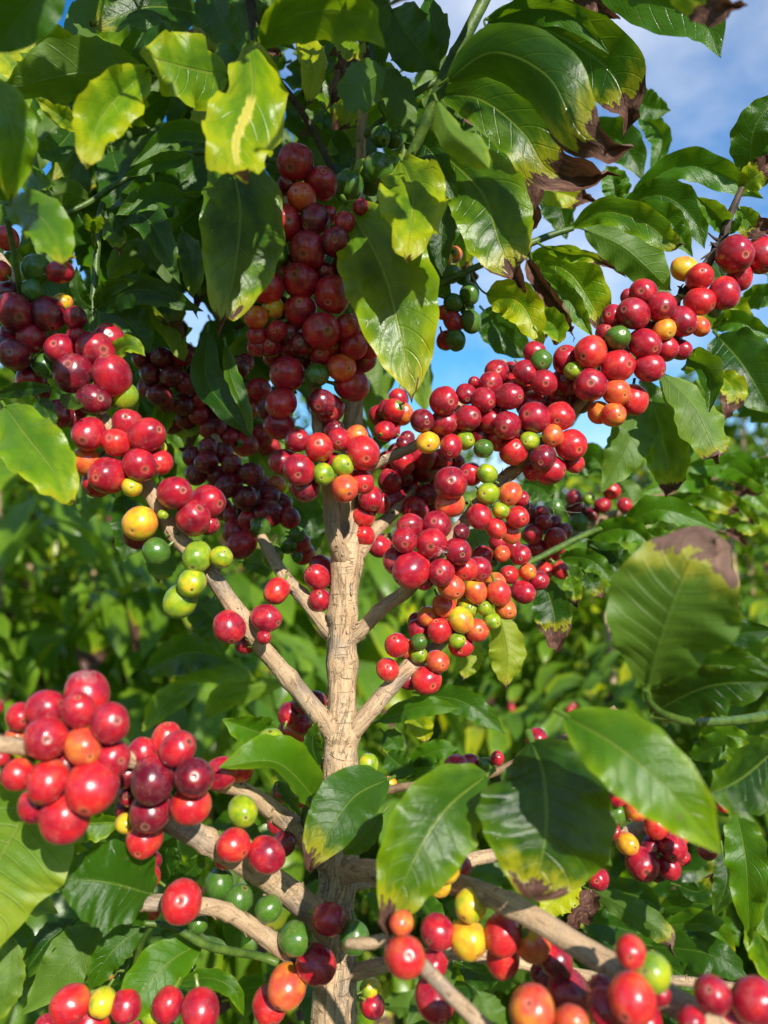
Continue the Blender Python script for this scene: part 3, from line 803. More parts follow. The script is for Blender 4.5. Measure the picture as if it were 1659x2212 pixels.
cluster(4, 35.8, "650 365 66 R,628 467 43 G,728 445 47 O,760 360 62 r,808 485 65 r,560 515 57 r,687 540 54 d,530 400 62 R,715 590 62 R,430 290 55 R,540 275 58 R,258 295 65 R,262 387 56 R,360 370 58 R,460 220 52 R,190 475 52 o,290 490 52 R,630 310 58 R,487 170 55 R,565 220 54 r,350 465 40 G,165 380 52 d,355 265 47 R,645 265 47 O,430 500 40 g,460 380 56 R,495 465 47 r,820 560 44 r,640 600 42 R,700 620 40 R,550 155 32 R,390 215 27 R,590 430 50 d,420 440 50 d,700 300 55 d,310 420 45 d,480 330 50 d,230 440 40 d")
cluster(4, 36.0, "287 650 73 R,450 695 48 G,445 610 45 G,413 795 54 R,505 767 36 G,375 610 52 R,545 695 49 O,577 797 50 r,483 845 47 r,545 865 47 O,590 715 37 R,285 740 60 O")
cluster(4, 35.2, "205 910 63 R,118 1025 75 R,90 895 57 R,320 945 62 R,248 1035 58 R,228 830 60 R,113 835 55 R,55 985 60 R,335 860 37 d,290 1095 58 O,350 1020 52 r,175 1075 42 R,180 980 50 R")
cluster(4, 37.4, "395 1115 50 O,497 1125 53 r,333 1240 52 o,360 1190 44 G,437 1190 34 G,467 1245 38 G,240 1285 52 r,402 1285 50 O,410 1020 52 R,526 1195 47 O,480 1080 47 O,260 1180 48 O,316 1330 34 G,335 1350 52 r,190 1225 45 O,155 1285 50 R,140 1245 34 d,320 1150 42 O,290 1290 45 R,440 1130 45 R")
cluster(4, 39.5, "510 955 37 O,590 960 44 R,600 1120 50 R,620 1032 38 O,540 1045 42 r,425 960 42 R,462 985 30 g,555 925 37 R,495 905 42 R,670 1070 42 R,640 1060 36 R")
cluster(4, 37.6, "152 1335 36 g,55 1350 50 r,150 1390 36 G,232 1420 48 O,185 1500 62 r,15 1455 48 r,100 1365 42 O,110 1500 42 R")
cluster(2, 41.0, "290 1185 40 g,370 1270 45 g,300 1310 40 g,375 1390 45 g,310 1470 45 g,360 1335 32 g,300 1390 42 R,255 1350 32 r,270 1470 42 R,265 1120 32 O,300 1100 37 O,340 1200 32 g")
# duller berries on the branch of the tree behind
cluster(4, 49.0, "620 770 40 d,690 820 36 R,640 870 46 R,680 780 35 R,740 890 46 R,660 930 40 R,730 940 50 R,695 1025 37 r,760 1025 37 R,775 860 37 d,735 820 32 d,710 850 26 g,650 820 36 d,700 960 36 d,600 740 30 d", 'n')
cluster(4, 58.0, "820 715 38 d,745 755 36 g,820 755 36 d,885 717 26 G,945 745 38 R,985 685 36 r,845 820 42 g,895 785 32 d,1040 745 32 R,870 770 30 d", 'n')
# the large clusters low on the left
cluster(5, 25.2, "400 520 108 r,205 500 92 r,200 312 97 R,360 348 80 O,280 655 103 R,475 245 86 R,340 195 74 R,195 185 82 R,485 400 78 R,375 120 92 R,80 470 66 r,145 605 66 R,85 220 62 R,70 310 48 O,5 395 37 r,-30 180 42 R,290 430 60 d,300 290 50 R")
cluster(5, 28.2, "662 490 90 d,838 483 87 d,768 360 82 R,655 620 92 d,825 605 82 r,720 320 70 r,612 385 64 R,545 470 62 d,560 560 48 d,625 745 76 r,545 680 46 y,530 620 34 d,750 450 60 d")
cluster(5, 31.5, "955 465 72 R,1035 445 56 r,632 905 55 R,640 850 52 d")
cluster(5, 32.0, "1047 630 64 G,1173 335 60 G+2")
cluster(5, 31.0, "1010 775 70 r,1152 818 77 R,970 840 40 r+1.5,1225 770 55 d+4")
cluster(5, 29.5, "785 1020 85 r,945 940 60 g+3,1028 1010 60 g+3,855 1115 42 g+3,650 1060 42 r+4,400 1100 22 R+3")
cluster(5, 33.0, "1425 1095 70 R,1365 1290 76 R,1275 1180 66 g,1530 1175 65 g,1160 1050 55 g,1240 1385 80 O,1165 1465 74 r")
cluster(5, 30.5, "305 1465 80 r,443 1455 57 y,385 1545 82 r,545 1470 62 R,725 1465 67 R,865 1490 84 R,655 1500 47 G,690 1545 42 O,610 1530 52 R,540 1215 42 O+3,460 1300 50 O+3,200 1560 50 R")
cluster(5, 44.0, "1370 150 42 d,1310 160 46 d,1250 210 50 d,1300 250 46 R,1285 280 50 r,1210 550 37 R,1300 560 52 r,1215 680 52 R,1320 490 32 R,1375 420 32 d,1240 280 40 R")
cluster(5, 38.5, "1590 428 45 G,1610 1470 52 d,1600 1390 40 y,1640 520 34 o")
# low on the right, near the camera
cluster(6, 25.0, "90 1258 88 r,75 1110 52 O,210 1290 62 R+3.5,220 1440 82 R+4")
cluster(6, 28.0, "512 1160 84 r,362 1180 78 o,645 1205 72 O,230 1150 70 R,515 1265 72 r,375 1035 66 y,270 880 57 o,325 865 52 R+4,240 950 47 o,745 1280 72 d,800 1415 92 d,720 1390 52 d,690 1330 60 d")
cluster(6, 22.4, "1070 1440 104 r,640 1490 98 O,1160 1325 80 G,810 1545 72 O,1065 1235 67 r,960 1480 82 R,940 1390 52 d,1190 1420 47 R,1420 1420 84 R,1600 1450 98 R,1130 1535 72 R,1500 1540 70 R,1330 1530 60 R")
cluster(6, 43.5, "1085 620 53 O,1180 690 55 r,1247 785 56 R,1115 858 70 R,1010 565 42 R,1005 640 46 g,1270 740 42 r,1230 870 50 R,1050 770 46 o,985 715 36 R,970 595 26 R,1150 600 32 R,1180 890 42 d,1290 830 32 R,1470 605 32 r,1150 780 45 d")
cluster(6, 36.0, "315 435 52 R,375 420 37 R,440 430 32 g,660 320 47 R,790 360 37 r,490 400 32 R")
cluster(6, 40.0, "925 920 47 R,300 790 37 R,25 510 32 o,280 860 40 R,1400 800 40 d")
print("cherries", len(CHERRIES))

# ------------------------------------------------------------------ leaves
lrnd = random.Random(5)
LEAVES = []
def leaf(panel, zb, zt, W, pts, opts="", tree='m'):
    p = {'y': 0.24, 'd': 0.0, 'w': 1.0, 'r': 0.0, 'c': 0.0, 'f': 15.0, 't': lrnd.uniform(0.15, 0.65), 'b': None, 's': 0.0}
    under = blunt = False
    for k in opts.split():
        if k == 'u': under = True
        elif k == 'blunt': blunt = True
        else: p[k[0]] = float(k[1:])
    pp = [tuple(map(float, q.split(','))) for q in pts.split()]
    n = len(pp)
    dp = [D(panel, x, y) for x, y in pp]
    lp = sum(math.dist(dp[i], dp[i + 1]) for i in range(n - 1))
    bulge = p['b'] / 100 if p['b'] is not None else -0.10 * lp * zb / 100 / FPX
    ctrl = []
    for i, (x, y) in enumerate(dp):
        f = i / (n - 1)
        z = (zb + (zt - zb) * f) / 100 + bulge * math.sin(math.pi * f)
        q = P(x, y, z)
        ctrl.append((q.x, q.y, q.z))
    Wm = W * (0.5 if panel else 1.0) * (zb + zt) / 200 / FPX
    Wm /= max(0.45, math.cos(R(p['r'])))
    seed = len(LEAVES) * 7 + 3
    big = W > 150
    c0 = Vector(ctrl[0])
    near, br, _ = nearest(tree, c0)
    join = near if (near - c0).length < 0.022 else None
    v, fa, u = blade(ctrl, Wm, p['r'], p['f'], p['w'], p['c'], p['d'], under, seed, nu=44 if big else 30, nv=8 if big else 6, blunt=blunt, join=join)
    o = link_mesh("leaf", v, fa, M_LEAF, br, u)
    o['yellow'] = p['y']; o['dry'] = p['d']; o['tone'] = p['t']; o['seed'] = lrnd.uniform(0, 40); o['spine'] = p['s']
    if p['d'] >= 0.9: o['label'] = "withered brown leaf"
    elif p['d'] > 0.02: o['label'] = "leaf with a dry brown tip"
    elif p['y'] >= 0.45: o['label'] = "yellow or sun-brightened leaf"
    LEAVES.append(o)
    return o

# canopy, upper left
leaf(1, 24, 25, 115, "260,-130 110,40 -60,230", "y.05 t.6 w.4")
leaf(1, 25, 26, 105, "-60,330 55,560 40,885", "y.45 t.8 d.03 f8")
leaf(1, 29, 26, 105, "20,880 190,950 285,1165", "y.4 t.7 d.04 f5 c-.2")
leaf(1, 30, 27, 120, "640,300 440,500 368,748", "y.6 t.9 d.05 f25 w1.2")
leaf(1, 33, 29.5, 150, "990,330 800,290 600,230", "y.55 t.8 f10 w1.1 c-.2 r-15")
leaf(1, 31, 26, 165, "1070,170 1090,400 1020,620 1045,800", "y.6 t.8 d.07 f-16 w1.2 s.5")
leaf(1, 37, 32.5, 180, "975,630 1035,880 1015,1150 955,1440", "y.42 t.02 d.07 f8 w.7")
leaf(1, 36, 33, 130, "640,330 330,320 -20,400", "u y.3 t.2 r20")
leaf(1, 38, 36, 62, "345,215 200,165 75,225", "y.65 t.7")
leaf(1, 42, 39, 70, "440,-40 350,110 380,250", "u y.2 t.3")
leaf(1, 38, 35, 110, "890,60 640,30 390,130", "y.3 t.1 r-30 d.04")
leaf(1, 38, 35, 50, "930,600 760,570 560,720", "y.2 t.6 f30")
leaf(1, 38, 36, 42, "830,680 680,700 530,765", "y.2 t.7 f30")
leaf(1, 41, 40, 68, "910,410 890,520 860,600", "u y.75 t.9")
leaf(1, 39, 37, 62, "1300,120 1350,280 1325,480", "y.7 t.7 d.1")
leaf(1, 39, 37, 95, "1510,170 1500,300 1410,440", "y.6 d.62 w1.3")
leaf(1, 35, 32, 95, "1670,300 1560,370 1490,480", "u y.2 t.5")
leaf(1, 31, 27, 105, "1120,195 1290,60 1560,60 1665,210", "y.42 t.7 r-25 w.8")
leaf(1, 37, 35, 90, "890,-60 960,90 1040,180", "t.4")
leaf(1, 38, 36, 60, "330,540 240,640 140,640", "t.2")
leaf(1, 38, 36, 60, "390,870 280,830 190,870", "t.2 u")
leaf(1, 40, 37, 80, "470,910 640,950 780,1230", "t.05 f20")
leaf(1, 42, 41, 72, "510,1030 640,1060 775,1255", "u t.2 y.1")
leaf(1, 42, 41, 60, "645,1080 540,1130 465,1210", "u t.6 y.45")
leaf(1, 42, 40, 70, "415,1335 600,1250 880,1345", "t.05")
leaf(1, 43, 42, 90, "425,1330 560,1400 650,1530", "t.35 y.2")
leaf(1, 42, 40, 60, "790,1000 830,1140 835,1290", "t.2 y.4")
leaf(1, 39, 37, 58, "810,850 650,850 500,930", "t.7 y.2")
leaf(1, 40, 39, 48, "430,960 500,1020 520,1110", "t.6 y.5 d.2")
leaf(1, 37, 35, 45, "360,560 260,500 150,420", "t.3 y.6")
leaf(1, 40, 39, 70, "700,930 560,960 460,900", "t.3 y.2")
leaf(1, 39, 37, 60, "100,700 160,800 260,850", "t.5 y.3")
leaf(1, 38, 36, 55, "80,760 150,780 240,800", "t.8 y.4")
leaf(1, 36, 34, 26, "400,1000 385,960 372,920", "t.9 y.4")
leaf(1, 36, 34, 26, "400,1010 425,960 440,930", "t.9 y.4")
leaf(1, 37, 36, 40, "390,1330 340,1270 330,1150", "t.1")
leaf(1, 37, 36, 40, "410,1330 470,1250 600,1210", "t.1 f30")
leaf(3, 35, 34, 38, "475,105 555,55 628,100", "t.3 y.5 r30")
leaf(3, 38, 35, 72, "900,-10 890,190 980,330 1085,460", "t.02 y.05 r15 w.7")
leaf(3, 36, 35, 38, "975,50 1000,190 1050,320 1092,465", "t.4 y.35 f30 r20")
leaf(1, 40, 39, 55, "1130,90 1160,190 1220,260", "t.5 y.3 d.5")
leaf(1, 42, 41, 90, "1260,20 1380,100 1430,40", "t.4")
leaf(1, 36, 34, 60, "-10,200 60,300 90,320", "y.7 t.8")
leaf(1, 43, 42, 80, "1320,640 1450,650 1480,720", "t.2 y.2")
leaf(1, 43, 42, 50, "1560,560 1470,640 1440,710", "u t.6 y.6")
# canopy, upper right
leaf(2, 34, 31, 128, "265,350 470,225 710,330 860,590 1060,640", "y.32 t.1 d.24 f-12 c-.15 w.6")
leaf(2, 37, 36, 125, "245,410 420,430 600,570 730,745 990,760", "y.42 t.1 d.26 f12 w.7")
leaf(2, 42, 40, 135, "440,80 700,130 950,280 1035,430 1045,600", "y.28 t.15 d.24 f10 w.7")
leaf(2, 41, 38, 62, "450,95 620,40 800,70 975,235", "y.1 t.7 f25")
leaf(2, 35, 32, 105, "900,-70 1150,10 1370,90 1455,250", "y.15 t.7 w.5")
leaf(2, 27, 25, 80, "1150,-120 1330,-20 1430,50 1560,15", "y.6 t.6 d.5 c-.3")
leaf(2, 38, 35.5, 165, "230,640 420,830 500,1050 590,1245", "y.45 t.1 d.17 f8 w.5")
leaf(2, 41, 40, 110, "400,540 540,670 610,830 650,1030", "y.35 t.4 d.36 f10")
leaf(2, 35, 31, 150, "75,690 125,820 115,980 95,1145", "y.6 t.15 d.05 f14 w1.4")
leaf(2, 37, 33.5, 200, "-170,870 -20,1130 60,1400 135,1745", "y.5 t.2 d.05 f12 w.55")
leaf(2, 38, 37, 62, "285,860 250,1000 250,1195", "t.03 y.05")
leaf(2, 31, 28.5, 72, "225,430 280,560 380,650 455,730", "u y.5 t.4 f25 c.4")
leaf(2, 42, 41, 58, "615,1120 700,1250 790,1390 818,1480", "d1 f40 c.5")
leaf(2, 39, 37, 72, "-10,290 60,400 130,590", "t.15 u")
leaf(2, 39, 37, 115, "30,40 130,190 240,310", "t.3 y.1")
leaf(2, 40, 38, 70, "-20,440 50,470 130,560", "t.35 u")
leaf(2, 40, 38, 65, "190,-10 225,150 240,320", "t.3")
leaf(2, 41, 40, 62, "280,270 370,330 395,420", "d.75 y.4 w1.5")
leaf(2, 41, 40, 34, "425,385 470,345 515,370", "d1 w1.5")
leaf(2, 42, 41, 60, "770,-40 890,0 1010,85", "d.7 w1.5 y.3")
leaf(2, 42, 41, 45, "850,60 930,110 1010,115", "t.5 y.3")
leaf(2, 49, 47, 85, "830,560 980,590 1060,660 1120,775", "t.1")
leaf(2, 49, 48, 62, "1060,390 1130,460 1240,478", "t.4")
leaf(2, 50, 49, 55, "1100,480 1200,600 1150,755", "t.6 y.2 f30")
leaf(2, 46, 44, 72, "1070,835 1290,715 1490,775 1640,858", "t.75 y.2 f25")
leaf(2, 46, 44, 78, "1020,890 1200,845 1330,940 1385,1075", "t.3 f20")
leaf(2, 46, 46, 62, "1000,880 1000,800 960,715", "t.9 y.3")
leaf(2, 46, 46, 40, "1010,890 990,810 975,750", "t.6")
leaf(2, 42, 39, 68, "810,985 950,915 1120,960 1230,1040 1300,1070", "y.45 t.4 d.12 f20")
leaf(2, 43, 43, 100, "865,990 1020,1060 1140,1160 1240,1260", "u y.3 t.7 d.03")
leaf(2, 41, 39, 34, "690,1065 800,1100 900,1110 1045,1195", "y.5 t.7 d.25 f40 w1.4")
leaf(2, 43, 42, 105, "620,1105 790,1170 890,1300 960,1440", "y.55 t.8 d.16 w1.2")
leaf(2, 42, 41, 62, "670,1180 800,1300 905,1455", "y.4 t.6 f35")
leaf(2, 44, 43, 62, "1040,905 1220,950 1335,1110", "y.3 t.8")
leaf(2, 41, 39, 88, "440,1270 590,1310 690,1510", "y.65 t.6 w1.2 d.05")
leaf(2, 40, 38, 70, "650,1340 745,1420 745,1505", "y.5 t.8 f30 d.1")
leaf(2, 46, 45, 92, "430,1340 520,1440 625,1550", "t.25 y.2")
leaf(2, 50, 49, 72, "680,840 760,900 790,1035", "t.05")
leaf(2, 46, 45, 72, "630,780 760,830 910,875", "y.7 t.7 d.25")
leaf(2, 39, 37, 88, "1575,760 1600,560 1700,400", "t.2 f10")
leaf(2, 38, 37, 62, "1530,810 1620,750 1720,660", "y.6 t.5 d.4")
leaf(2, 38, 37, 52, "1485,985 1420,920 1350,850", "y.3 t.6 f30 c.4")
leaf(2, 38, 37, 55, "1530,895 1600,980 1700,960", "y.5 d.45")
leaf(2, 38, 37.5, 28, "1490,1010 1520,970 1540,930", "t.4 f40")
leaf(2, 47, 45, 55, "1400,1400 1530,1395 1700,1465", "t.7 f30")
leaf(2, 47, 45, 55, "1540,1310 1640,1280 1740,1300", "t.4 y.3")
leaf(2, 47, 46, 60, "1360,1420 1480,1330 1600,1370", "t.5 y.6")
leaf(2, 38, 37, 70, "90,620 200,650 330,900", "t.1")
# hanging leaves under the long branch, right
leaf(4, 43, 42, 92, "1105,320 1055,480 940,690", "u y.35 t.6 f10")
leaf(4, 44, 43, 98, "1120,200 1190,400 1230,580 1235,715", "t.1 y.45 d.16 f10")
leaf(4, 42, 40, 95, "1195,170 1340,320 1415,470 1465,575", "u t.3 y.5 d.16 r25")
leaf(4, 40, 38, 72, "1310,110 1400,170 1405,345", "t.2 y.2 f35 c.5 w1.4")
leaf(4, 46, 44, 135, "1440,10 1560,150 1680,360", "t.08")
leaf(4, 43, 42, 62, "1440,170 1510,250 1455,395", "y.65 d.3 t.4")
leaf(4, 46, 44, 60, "880,885 1050,845 1175,935", "t.9 y.3 f25")
leaf(4, 48, 46, 62, "1030,835 1200,765 1440,845", "t.85 f20")
leaf(4, 45, 43, 46, "755,965 900,985 1005,1095", "t.6 y.3 w1.5")
leaf(4, 45, 44, 46, "1130,855 1200,895 1310,930", "t.6 y.4")
leaf(4, 47, 46, 72, "880,900 1000,990 1110,1010", "t.1")
leaf(4, 47, 46, 50, "900,920 960,1010 1000,1100", "t.15")
leaf(4, 47, 46, 82, "690,1060 735,1220 745,1375", "t.1 d.28 f10")
leaf(4, 47, 46, 42, "800,1050 820,1110 830,1190", "y.5 d.2")
leaf(4, 47, 46, 42, "870,1040 900,1080 960,1160", "t.2 d.2")
leaf(4, 64, 60, 52, "1640,680 1520,590 1400,575 1265,585", "t.95 y.2", 'n')
leaf(4, 66, 64, 45, "1640,630 1540,555 1460,585", "t.7 y.1", 'n')
leaf(4, 62, 60, 52, "1440,670 1280,640 1095,700", "t.95 y.3", 'n')
leaf(4, 64, 60, 34, "1420,650 1520,680 1640,705", "d.5 y.4 w1.5", 'n')
leaf(4, 62, 60, 52, "1290,690 1420,720 1555,790", "y.5 d.2 w1.4", 'n')
leaf(4, 66, 64, 44, "1530,645 1640,625 1720,690", "t.6", 'n')
leaf(4, 64, 62, 62, "1450,780 1560,820 1605,890", "y.5 d.1 t.8 w1.4", 'n')
leaf(4, 62, 62, 26, "1470,860 1520,870 1565,925", "d1", 'n')
leaf(4, 60, 58, 65, "600,640 680,675 735,730", "t.5 y.2", 'n')
leaf(4, 60, 58, 62, "840,570 900,535 960,610", "t.7", 'n')
leaf(4, 62, 60, 55, "1000,610 920,560 800,620", "t.5", 'n')
leaf(4, 60, 59, 60, "1010,640 1060,700 1080,790", "u t.4 y.3 d.1", 'n')
for pts, W_, o_ in (("1150,770 1290,735 1450,770", 50, "t.9 y.3 f25"), ("1240,730 1380,700 1530,735", 46, "t.9 y.35 w1.4"), ("1380,700 1500,740 1600,820", 48, "t.95 y.4 d.1"), ("1200,740 1280,790 1350,870", 46, "t.8 y.3"), ("1480,650 1580,690 1680,790", 52, "t.9 y.4"), ("1330,660 1390,600 1500,560", 44, "t.8 y.2"), ("1560,620 1650,580 1740,600", 44, "t.9")):
    leaf(4, 63, 61, W_, pts, o_, 'n')
leaf(4, 45, 44, 82, "500,1215 535,1380 520,1545", "u y.8 t.9 d.09 w1.4")
leaf(4, 47, 46, 62, "400,1310 370,1410 345,1500", "u y.75 t.8 d.06")
leaf(4, 44, 43, 55, "470,860 400,900 380,980", "u t.2 y.4")
# near the lens, right
leaf(4, 26, 23.5, 275, "1138,1525 1190,1330 1265,1120 1385,850", "u y.2 t.6 d.14 c-.25 f8 w.5 b-.4 blunt")
leaf(4, 33, 30, 90, "1270,1520 1440,1330 1700,1280", "t.05 y.1 f25")
leaf(4, 31, 28, 110, "1160,1560 1380,1440 1700,1470", "t.1 r-20")
leaf(6, 24.5, 22, 168, "780,215 1010,350 1250,560 1460,815", "y.45 t.8 f8 w.5")
leaf(6, 28.2, 25.6, 290, "635,320 690,480 700,720 650,985", "y.3 t.02 d.05 f8 w.5 blunt")
leaf(6, 28.6, 25.6, 185, "450,470 270,620 120,860 10,1140", "y.4 t.35 d.10 f14 w.6")
leaf(5, 33.5, 30.5, 130, "1680,490 1540,560 1430,700 1305,895", "y.2 t.4 d.12 f8 w.4")
leaf(5, 33, 32, 62, "1650,640 1560,750 1480,815", "t.5 y.2")
leaf(6, 30, 27.5, 115, "1150,210 1400,90 1700,70", "t.05 r-25")
leaf(6, 29, 27, 145, "1700,360 1540,490 1390,560", "t.0 y.3 r30")
leaf(6, 39, 37, 88, "1520,620 1565,850 1580,1210", "y.35 t.8 w1.4")
leaf(6, 42, 41, 58, "1460,790 1480,930 1425,1085", "t.1")
leaf(6, 42, 40, 55, "1680,980 1640,1080 1670,1200", "t.6 y.4")
leaf(6, 46, 43, 62, "880,965 1040,1045 1200,1150 1265,1255", "u t.3 d.2 w1.2")
leaf(6, 48, 46, 62, "920,965 1090,995 1210,1065", "t.05")
leaf(6, 47, 45, 62, "1200,1050 1380,1030 1460,1110", "t.3")
leaf(6, 46, 44, 62, "1220,1120 1400,1125 1525,1255", "y.4 t.6 d.05")
leaf(6, 46, 43, 82, "1150,1210 1400,1245 1580,1360", "t.3 y.1")
leaf(6, 45, 44, 55, "1220,1290 1290,1340 1350,1400", "t.5")
leaf(6, 40, 38, 72, "850,950 745,1010 670,1085", "y.75 t.8 w1.3")
leaf(6, 40, 39, 66, "895,965 870,1060 770,1120", "d1 w1.4")
leaf(6, 46, 45, 42, "1270,950 1370,975 1430,885", "t.15 d.2")
leaf(6, 39, 38, 45, "890,470 990,490 1040,570", "y.5 d.6 w1.3")
leaf(6, 46, 45, 70, "1440,640 1540,560 1700,540", "t.3")
leaf(6, 48, 46, 60, "1360,330 1470,300 1600,330", "y.4 t.7")
leaf(6, 48, 46, 60, "1330,400 1450,350 1560,420", "y.3 t.6")
# right of the stem, low
leaf(6, 44, 42, 48, "-20,240 150,180 335,182", "t.8 y.3")
leaf(6, 46, 44, 62, "150,120 350,160 525,295", "t.5")
leaf(6, 44, 43, 62, "10,380 70,430 135,460", "t.5")
leaf(6, 44, 43, 48, "100,430 220,370 325,355", "t.8")
leaf(6, 44, 43, 62, "120,480 190,450 255,500", "t.6")
leaf(6, 46, 45, 55, "90,210 160,260 185,340", "y.7 d.1")
leaf(6, 45, 44, 52, "0,290 40,330 70,390", "t.6")
leaf(6, 40, 38, 60, "150,1000 200,1080 180,1180", "t.6")
leaf(6, 38, 36, 62, "330,1290 430,1330 520,1300", "t.05")
# left of the stem, low
leaf(5, 35, 30.5, 105, "1385,600 1200,420 945,440", "t.95 y.35 f32 r-20 w.5")
leaf(5, 37, 35, 78, "1180,310 1080,275 960,232", "t.9 y.35 f25 c.3")
leaf(5, 37, 35, 62, "1320,580 1250,400 1170,290", "t.1 f25")
leaf(5, 38, 37, 42, "1380,440 1350,340 1370,240", "t.05")
leaf(5, 36, 35, 32, "1200,500 1250,570 1300,655", "t.5 y.3 f35")
leaf(5, 28.6, 27.6, 300, "190,500 50,740 -60,980 -90,1330", "u y.6 t.95 f3 w.3 b0.2")
leaf(5, 31, 30, 75, "50,1170 30,1390 -50,1570", "u y.5 t.1")
leaf(5, 37, 36, 55, "325,1100 200,1200 65,1395", "t.0 r-30")
leaf(5, 31, 29.3, 180, "660,990 470,938 240,920", "t.4 y.15 f16 w.7")
leaf(5, 37, 35, 112, "440,1130 300,1270 90,1510", "u t.4 y.35 f12")
leaf(5, 33, 31.5, 52, "640,1105 540,1050 440,1090", "t.5 f25")
leaf(5, 33, 32, 72, "625,1125 480,1240 385,1410", "t.5 f20")
leaf(5, 33, 30.5, 108, "870,1195 720,1290 600,1430 520,1570", "t.95 y.35 f12 w.8")
leaf(5, 36, 35, 46, "765,1370 900,1350 1010,1400 1055,1515", "y.35 t.7 f30")
leaf(5, 41, 40, 62, "745,925 715,820 760,735", "t.0")
leaf(5, 40, 39, 52, "735,945 820,890 890,800", "t.2")
leaf(5, 41, 40, 60, "980,700 1070,740 1140,830", "t.2")
leaf(5, 36, 35, 45, "690,1160 820,1150 1000,1230", "t.3")
leaf(5, 41, 40, 60, "560,1250 480,1320 430,1430", "t.05")
leaf(3, 33, 29, 132, "20,315 110,440 225,590 315,775", "y.5 t.95 d.05 f8 w.9")
leaf(3, 33, 32, 48, "170,285 200,340 245,405", "t.1")
leaf(3, 33, 32, 32, "265,265 310,300 362,318", "t.3")
leaf(3, 34, 33, 34, "-20,270 110,245 240,238", "t.1")
leaf(3, 52, 50, 82, "530,700 560,850 535,990", "t.02")
leaf(3, 50, 49, 52, "350,640 380,730 372,820", "u t.6 y.4")
leaf(3, 56, 54, 75, "1220,700 1330,800 1355,970", "t.02")
leaf(3, 52, 50, 62, "1050,990 1130,1000 1155,1060", "t.1 y.3")
leaf(3, 60, 58, 92, "830,1150 930,1250 965,1400", "t.05")
leaf(3, 53, 52, 70, "690,930 700,1000 690,1085", "u t.2 d.1")
leaf(3, 70, 66, 85, "630,1460 820,1380 1010,1430", "t.02")
leaf(3, 70, 66, 62, "750,1490 950,1450 1110,1500", "u t.6 y.5")
leaf(5, 70, 66, 62, "860,90 720,160 615,285", "t.8 y.5")
leaf(5, 70, 66, 62, "890,225 1000,120 1260,65", "u t.4 y.5")

# inner foliage behind the traced leaves, in the canopy and low down, plus added shade leaves
GAPS = [(115, 40, 40), (430, 715, 10), (515, 735, 8), (1000, 775, 75), (1480, 200, 190), (1320, 60, 30), (470, 1170, 40), (1240, 560, 40), (960, 90, 12), (590, 260, 25)]
SUNNY = [P(x, y, z) for x, y, z in ((30, 300, .255), (60, 220, .255), (100, 500, .27), (220, 220, .29), (200, 330, .28), (390, 150, .315), (550, 150, .30), (530, 270, .285), (520, 360, .27), (1150, 250, .34), (1200, 350, .36), (1050, 520, .365),
         (870, 790, .335), (850, 690, .335), (890, 520, .31), (480, 660, .335), (80, 980, .31), (260, 970, .33), (420, 1090, .335), (700, 980, .35), (1350, 720, .36), (1130, 900, .36), (930, 1180, .35), (660, 60, .29), (1560, 570, .36))]
def in_sun(p):
    return any((p - t).cross(sun_dir).length < 0.020 and (p - t).dot(sun_dir) > 0.01 for t in SUNNY)
def inner(x0, x1, y0, y1, z0, z1, count, lo, hi, seed, dirs=(0.6, 2.5)):
    rr = random.Random(seed)
    k = 0
    while k < count:
        x, y = rr.uniform(x0, x1), rr.uniform(y0, y1)
        z = rr.uniform(z0, z1)
        ln = rr.uniform(lo, hi)
        a = rr.uniform(*dirs)
        dx, dy = math.cos(a) * ln, math.sin(a) * ln
        if any(math.dist((x + dx * f, y + dy * f), g[:2]) < g[2] + ln * 0.14 for g in GAPS for f in (0.2, 0.5, 0.8)):
            k += 0.05
            continue
        if y < -100 and any(in_sun(P(x + dx * f, y + dy * f, z / 100 - 0.01 * f)) for f in (0.1, 0.3, 0.5, 0.7, 0.9)):
            k += 0.05
            continue
        k += 1
        mx, my = x + dx * 0.5 + rr.uniform(-.08, .08) * ln, y + dy * 0.5 - rr.uniform(0.02, .18) * ln
        ro = rr.choice((0, 0, 25, -25, 45, -45))
        leaf(0, z, z + rr.uniform(-4, 2), ln * rr.uniform(0.17, 0.25), f"{x:.0f},{y:.0f} {mx:.0f},{my:.0f} {x + dx:.0f},{y + dy:.0f}",
             f"t{rr.uniform(0, .6):.2f} y{rr.choice((.05, .1, .15, .3, .5)):.2f} r{ro} d{rr.choice((0, 0, 0, .06, .18)):.2f} f{rr.uniform(5, 28):.0f}" + (" u" if rr.random() < .4 else ""))
inner(-20, 1050, -60, 620, 44, 60, 80, 150, 260, 1)
inner(200, 900, 560, 900, 48, 60, 24, 120, 220, 2)
inner(330, 480, 100, 360, 46, 56, 12, 150, 220, 14)
inner(0, 760, 0, 640, 54, 66, 50, 150, 240, 15)
inner(60, 320, 230, 360, 48, 56, 16, 150, 210, 16)
inner(500, 760, 100, 260, 50, 58, 12, 150, 210, 17)
inner(380, 760, 360, 640, 47, 58, 24, 150, 230, 13)
inner(230, 700, 620, 1040, 53, 64, 34, 130, 220, 8)
inner(800, 1300, -650, -340, 19, 22, 40, 240, 310, 10, (0.6, 2.5))  # unseen, added above the lens to shade the tall cluster
inner(0, 400, -980, -620, 19, 22, 36, 260, 340, 11, (0.6, 2.5))  # unseen, added to shade the left edge cluster
inner(620, 1080, -1600, -720, 19, 22, 56, 300, 420, 12, (0.6, 2.5))  # unseen, added to shade the deep clusters left of the stem
inner(-200, 1300, -1500, -150, 46, 75, 80, 260, 400, 9)  # unseen, added overhead to block sky light
inner(820, 1250, -40, 380, 44, 56, 18, 150, 240, 3)
inner(-40, 700, 1620, 2150, 40, 62, 34, 120, 220, 4, (-0.6, 3.6))
